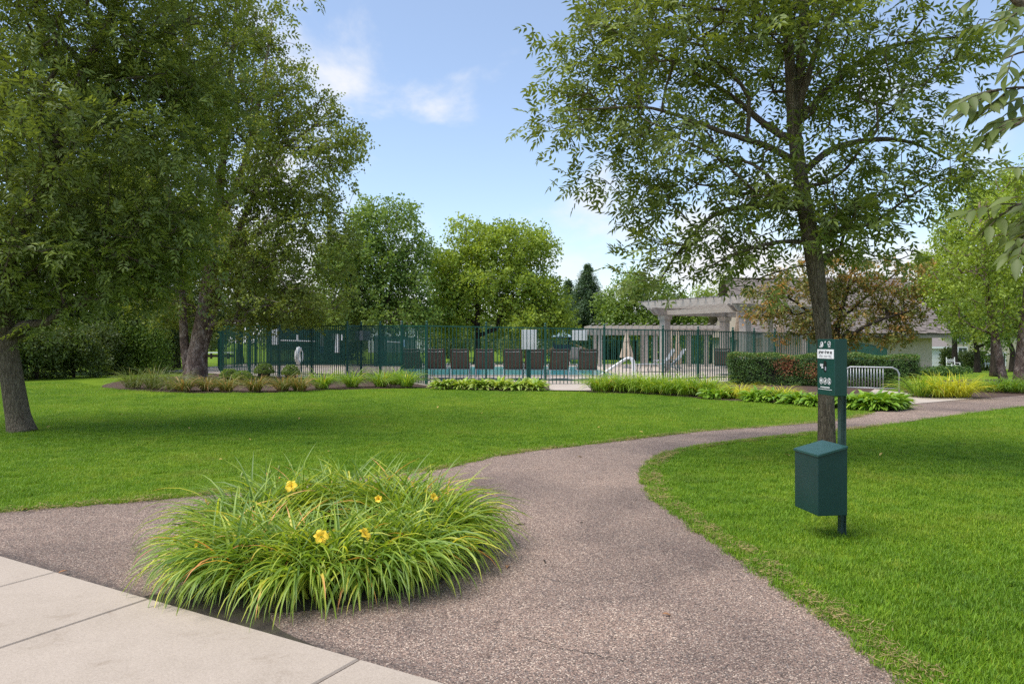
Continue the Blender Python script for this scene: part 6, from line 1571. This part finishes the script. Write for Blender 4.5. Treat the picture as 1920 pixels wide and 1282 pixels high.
M['thatch'] = leafmat('dry_thatch', [(0, (0.06, 0.045, 0.02)), (0.5, (0.14, 0.10, 0.045)), (1, (0.20, 0.15, 0.06))], 0.8, 0.1)
tcol_dry = bpy.data.collections.new('thatch_tufts')
for k in range(4):
    nb2 = 26; a2 = rng.uniform(0, 6.28, nb2); q2 = np.stack([rng.normal(0, 0.05, nb2), rng.normal(0, 0.05, nb2), np.full(nb2, 0.008)], 1)
    V2, F2, T2, _p = strap_leaves(q2, a2, np.radians(rng.uniform(2, 30, nb2)), np.radians(rng.uniform(5, 40, nb2)), rng.uniform(0.02, 0.05, nb2), rng.uniform(0.003, 0.007, nb2), rng.uniform(0, 1, nb2), seg=2, three=False, zmin=0.002)
    tcol_dry.objects.link(bpy.data.objects.new('thatch_tuft', nmesh('thatch_tuft', V2, F2, M['thatch'], {'tint': T2})))
def grass_nodes(col):
    ng = bpy.data.node_groups.new('scatter_' + col.name, 'GeometryNodeTree')
    ng.interface.new_socket('Geometry', in_out='INPUT', socket_type='NodeSocketGeometry'); ng.interface.new_socket('Geometry', in_out='OUTPUT', socket_type='NodeSocketGeometry')
    N_, L_ = ng.nodes, ng.links
    gi, go = N_.new('NodeGroupInput'), N_.new('NodeGroupOutput')
    ci = N_.new('GeometryNodeCollectionInfo'); ci.inputs['Collection'].default_value = col; ci.inputs['Separate Children'].default_value = True; ci.inputs['Reset Children'].default_value = True
    io = N_.new('GeometryNodeInstanceOnPoints'); io.inputs['Pick Instance'].default_value = True
    rv = N_.new('FunctionNodeRandomValue'); rv.data_type = 'FLOAT_VECTOR'; rv.inputs[0].default_value = (-0.12, -0.12, 0); rv.inputs[1].default_value = (0.12, 0.12, 6.283)
    rs = N_.new('FunctionNodeRandomValue'); rs.data_type = 'FLOAT'; rs.inputs[2].default_value = 0.7; rs.inputs[3].default_value = 1.25
    ri = N_.new('FunctionNodeRandomValue'); ri.data_type = 'INT'; ri.inputs[4].default_value = 0; ri.inputs[5].default_value = len(col.objects) - 1
    L_.new(gi.outputs[0], io.inputs['Points']); L_.new(ci.outputs[0], io.inputs['Instance']); L_.new(rv.outputs[0], io.inputs['Rotation'])
    L_.new(rs.outputs[1], io.inputs['Scale']); L_.new(ri.outputs[2], io.inputs['Instance Index']); L_.new(io.outputs[0], go.inputs[0])
    return ng
ng_near, ng_far = grass_nodes(tcol_near), grass_nodes(tcol_far)
left_poly = [tuple(p[:2]) for p in EL] + [tuple(G(*p)[:2]) for p in [(1640, 772), (1570, 768), (1500, 761), (1420, 755), (1340, 751), (1280, 745), (1200, 739), (1100, 736), (1026, 734), (900, 733), (800, 729), (620, 732), (500, 737), (330, 737), (190, 727), (140, 716), (-100, 722), (-300, 735)]] + [(-22, 16), (-14, 8)]
right_poly = [tuple(p[:2]) for p in ER] + [(22, 25), (14, 8), (8, 1.6), (3.2, 1.6)]
def scatter_pts(poly, y0, y1, dens):
    P = np.array(poly); x0, x1 = P[:, 0].min(), P[:, 0].max(); out = []
    ysb = np.arange(y0, y1, 0.5)
    for y in ysb:
        xl, xr = max(x0, -0.80 * (y + 0.5) - 0.8), min(x1, 0.80 * (y + 0.5) + 0.8); n = int(dens(y) * 0.5 * (xr - xl))
        if n > 0 and xr > xl: out.append(np.stack([rng.uniform(xl, xr, n), rng.uniform(y, y + 0.5, n)], 1))
    Q = np.concatenate(out); Q = Q[in_poly(Q, poly)]
    return np.concatenate([Q, np.full((len(Q), 1), 0.0)], 1)
def edge_pts(E, y0, y1, dens, off):
    out = []
    for a, b in zip(E[:-1], E[1:]):
        if not (y0 < a[1] < y1): continue
        L = np.linalg.norm(b - a); n = rng.poisson(L * dens); t = rng.uniform(0, 1, (n, 1)); d = (b - a) / L; out.append(a + (b - a) * t + np.array([-d[1], d[0], 0]) * (off + rng.uniform(-0.03, 0.05, (n, 1))) * 1.0)
    return np.concatenate(out)
def grass_obj(name, pts, ng, label):
    me = bpy.data.meshes.new(name); me.vertices.add(len(pts)); me.vertices.foreach_set('co', pts.astype(np.float32).ravel()); me.update()
    o = link(name, me); md = o.modifiers.new('scatter', 'NODES'); md.node_group = ng
    tag(o, label, 'grass', kind='stuff'); return o
dn_ = lambda y: 330 * (1 if y < 5 else (5 / y) ** 1.15)
df_ = lambda y: 100 * (11 / max(y, 11)) ** 0.9
grass_obj('grass', np.concatenate([scatter_pts(left_poly, 5.0, 11, dn_), edge_pts(EL, 4, 11, 60, 0.02)]), ng_near, 'mown grass of the near left lawn along the path')
grass_obj('grass', scatter_pts(left_poly, 11, 27, df_), ng_far, 'mown grass of the far lawn below the fence')
grass_obj('grass', np.concatenate([scatter_pts(right_poly, 1.6, 11, dn_), edge_pts(ER, 1.6, 11, 70, -0.01)]), ng_near, 'mown grass of the near right lawn round the waste station')
grass_obj('grass', scatter_pts(right_poly, 11, 20, df_), ng_far, 'mown grass of the right lawn towards the path bend')

ng_dry = grass_nodes(tcol_dry)
dp = np.concatenate([edge_pts(ER, 1.6, 12, 26, -0.05), edge_pts(EL, 4, 14, 22, -0.015)]); dp[:, 2] = 0.010
dry = grass_obj('thatch', dp, ng_dry, 'dry brown thatch and clippings along the path edges')
# ================================================================== FALLEN LEAVES
fl_me = []
for m in ('dead_leaf', 'dead_brown'):
    V, F, T, pv = strap_leaves(np.zeros((1, 3)), np.array([0.0]), np.array([0.5]), np.array([0.9]), np.array([0.07]), np.array([0.03]), np.array([0.5]), seg=5, profile='strap', zmin=-1)
    fl_me.append(nmesh('fallen_leaf', V, F, M[m]))
def fallen(px, py, k, lab, grp, z=0.045, s=1.0):
    g = G(px, py); o = link('fallen_leaf', fl_me[k], None, (g.x, g.y, z)); o.rotation_euler = (random.uniform(-0.3, 0.3), random.uniform(-0.3, 0.3), random.uniform(0, 6.28)); o.scale = (s, s, s); tag(o, lab, 'leaf', grp)
for px, py in [(88, 806), (330, 800), (430, 770), (505, 740), (592, 758), (640, 764), (560, 790), (700, 800), (355, 808), (615, 852), (545, 880), (840, 820), (1080, 800), (1120, 806), (1205, 815), (820, 768), (470, 830), (260, 840), (410, 868), (1650, 860), (1480, 860), (900, 780), (960, 758), (1310, 770), (230, 780)]:
    fallen(px, py, 0, 'small yellow fallen leaf lying on the mown lawn', 'yellow leaves scattered on the lawn', s=random.uniform(0.7, 1.2))
fallen(50, 957, 0, 'pale fallen leaf on the path edge at the far left', None, 0.015, 1.1)
fallen(127, 1078, 1, 'orange-brown leaf on the joint of sidewalk and path', None, 0.03, 0.8)
fallen(952, 1063, 1, 'orange-brown leaf at the right edge of the daylily clump', None, 0.015, 0.9)
fallen(1258, 1157, 1, 'orange-brown leaf lying alone on the near path', None, 0.012, 0.7)
fallen(1090, 858, 0, 'pale leaf on the path at the bend', None, 0.012, 1.0)

def twig(px, py, L, rz, lab):
    g = G(px, py); t = thing('twig', lab, 'twig', (g.x, g.y, 0.013), rz)
    MB().tube([(-L / 2, 0, 0.003), (-L * 0.1, L * 0.08, 0.006), (L / 2, 0.0, 0.004)], [0.003, 0.004, 0.002], 6).build('stem', M['dark_bark'], t, local=True)
    MB().tube([(0, L * 0.05, 0.005), (L * 0.18, L * 0.22, 0.006)], [0.002, 0.001], 5).build('side_shoot', M['dark_bark'], t, local=True)
twig(976, 987, 0.10, 0.5, 'short dark twig on the path right of the daylily clump')
twig(1022, 1056, 0.06, 1.6, 'small forked twig on the path below the longer twig')
twig(1091, 983, 0.025, 0.2, 'tiny dark twig in the middle of the path')
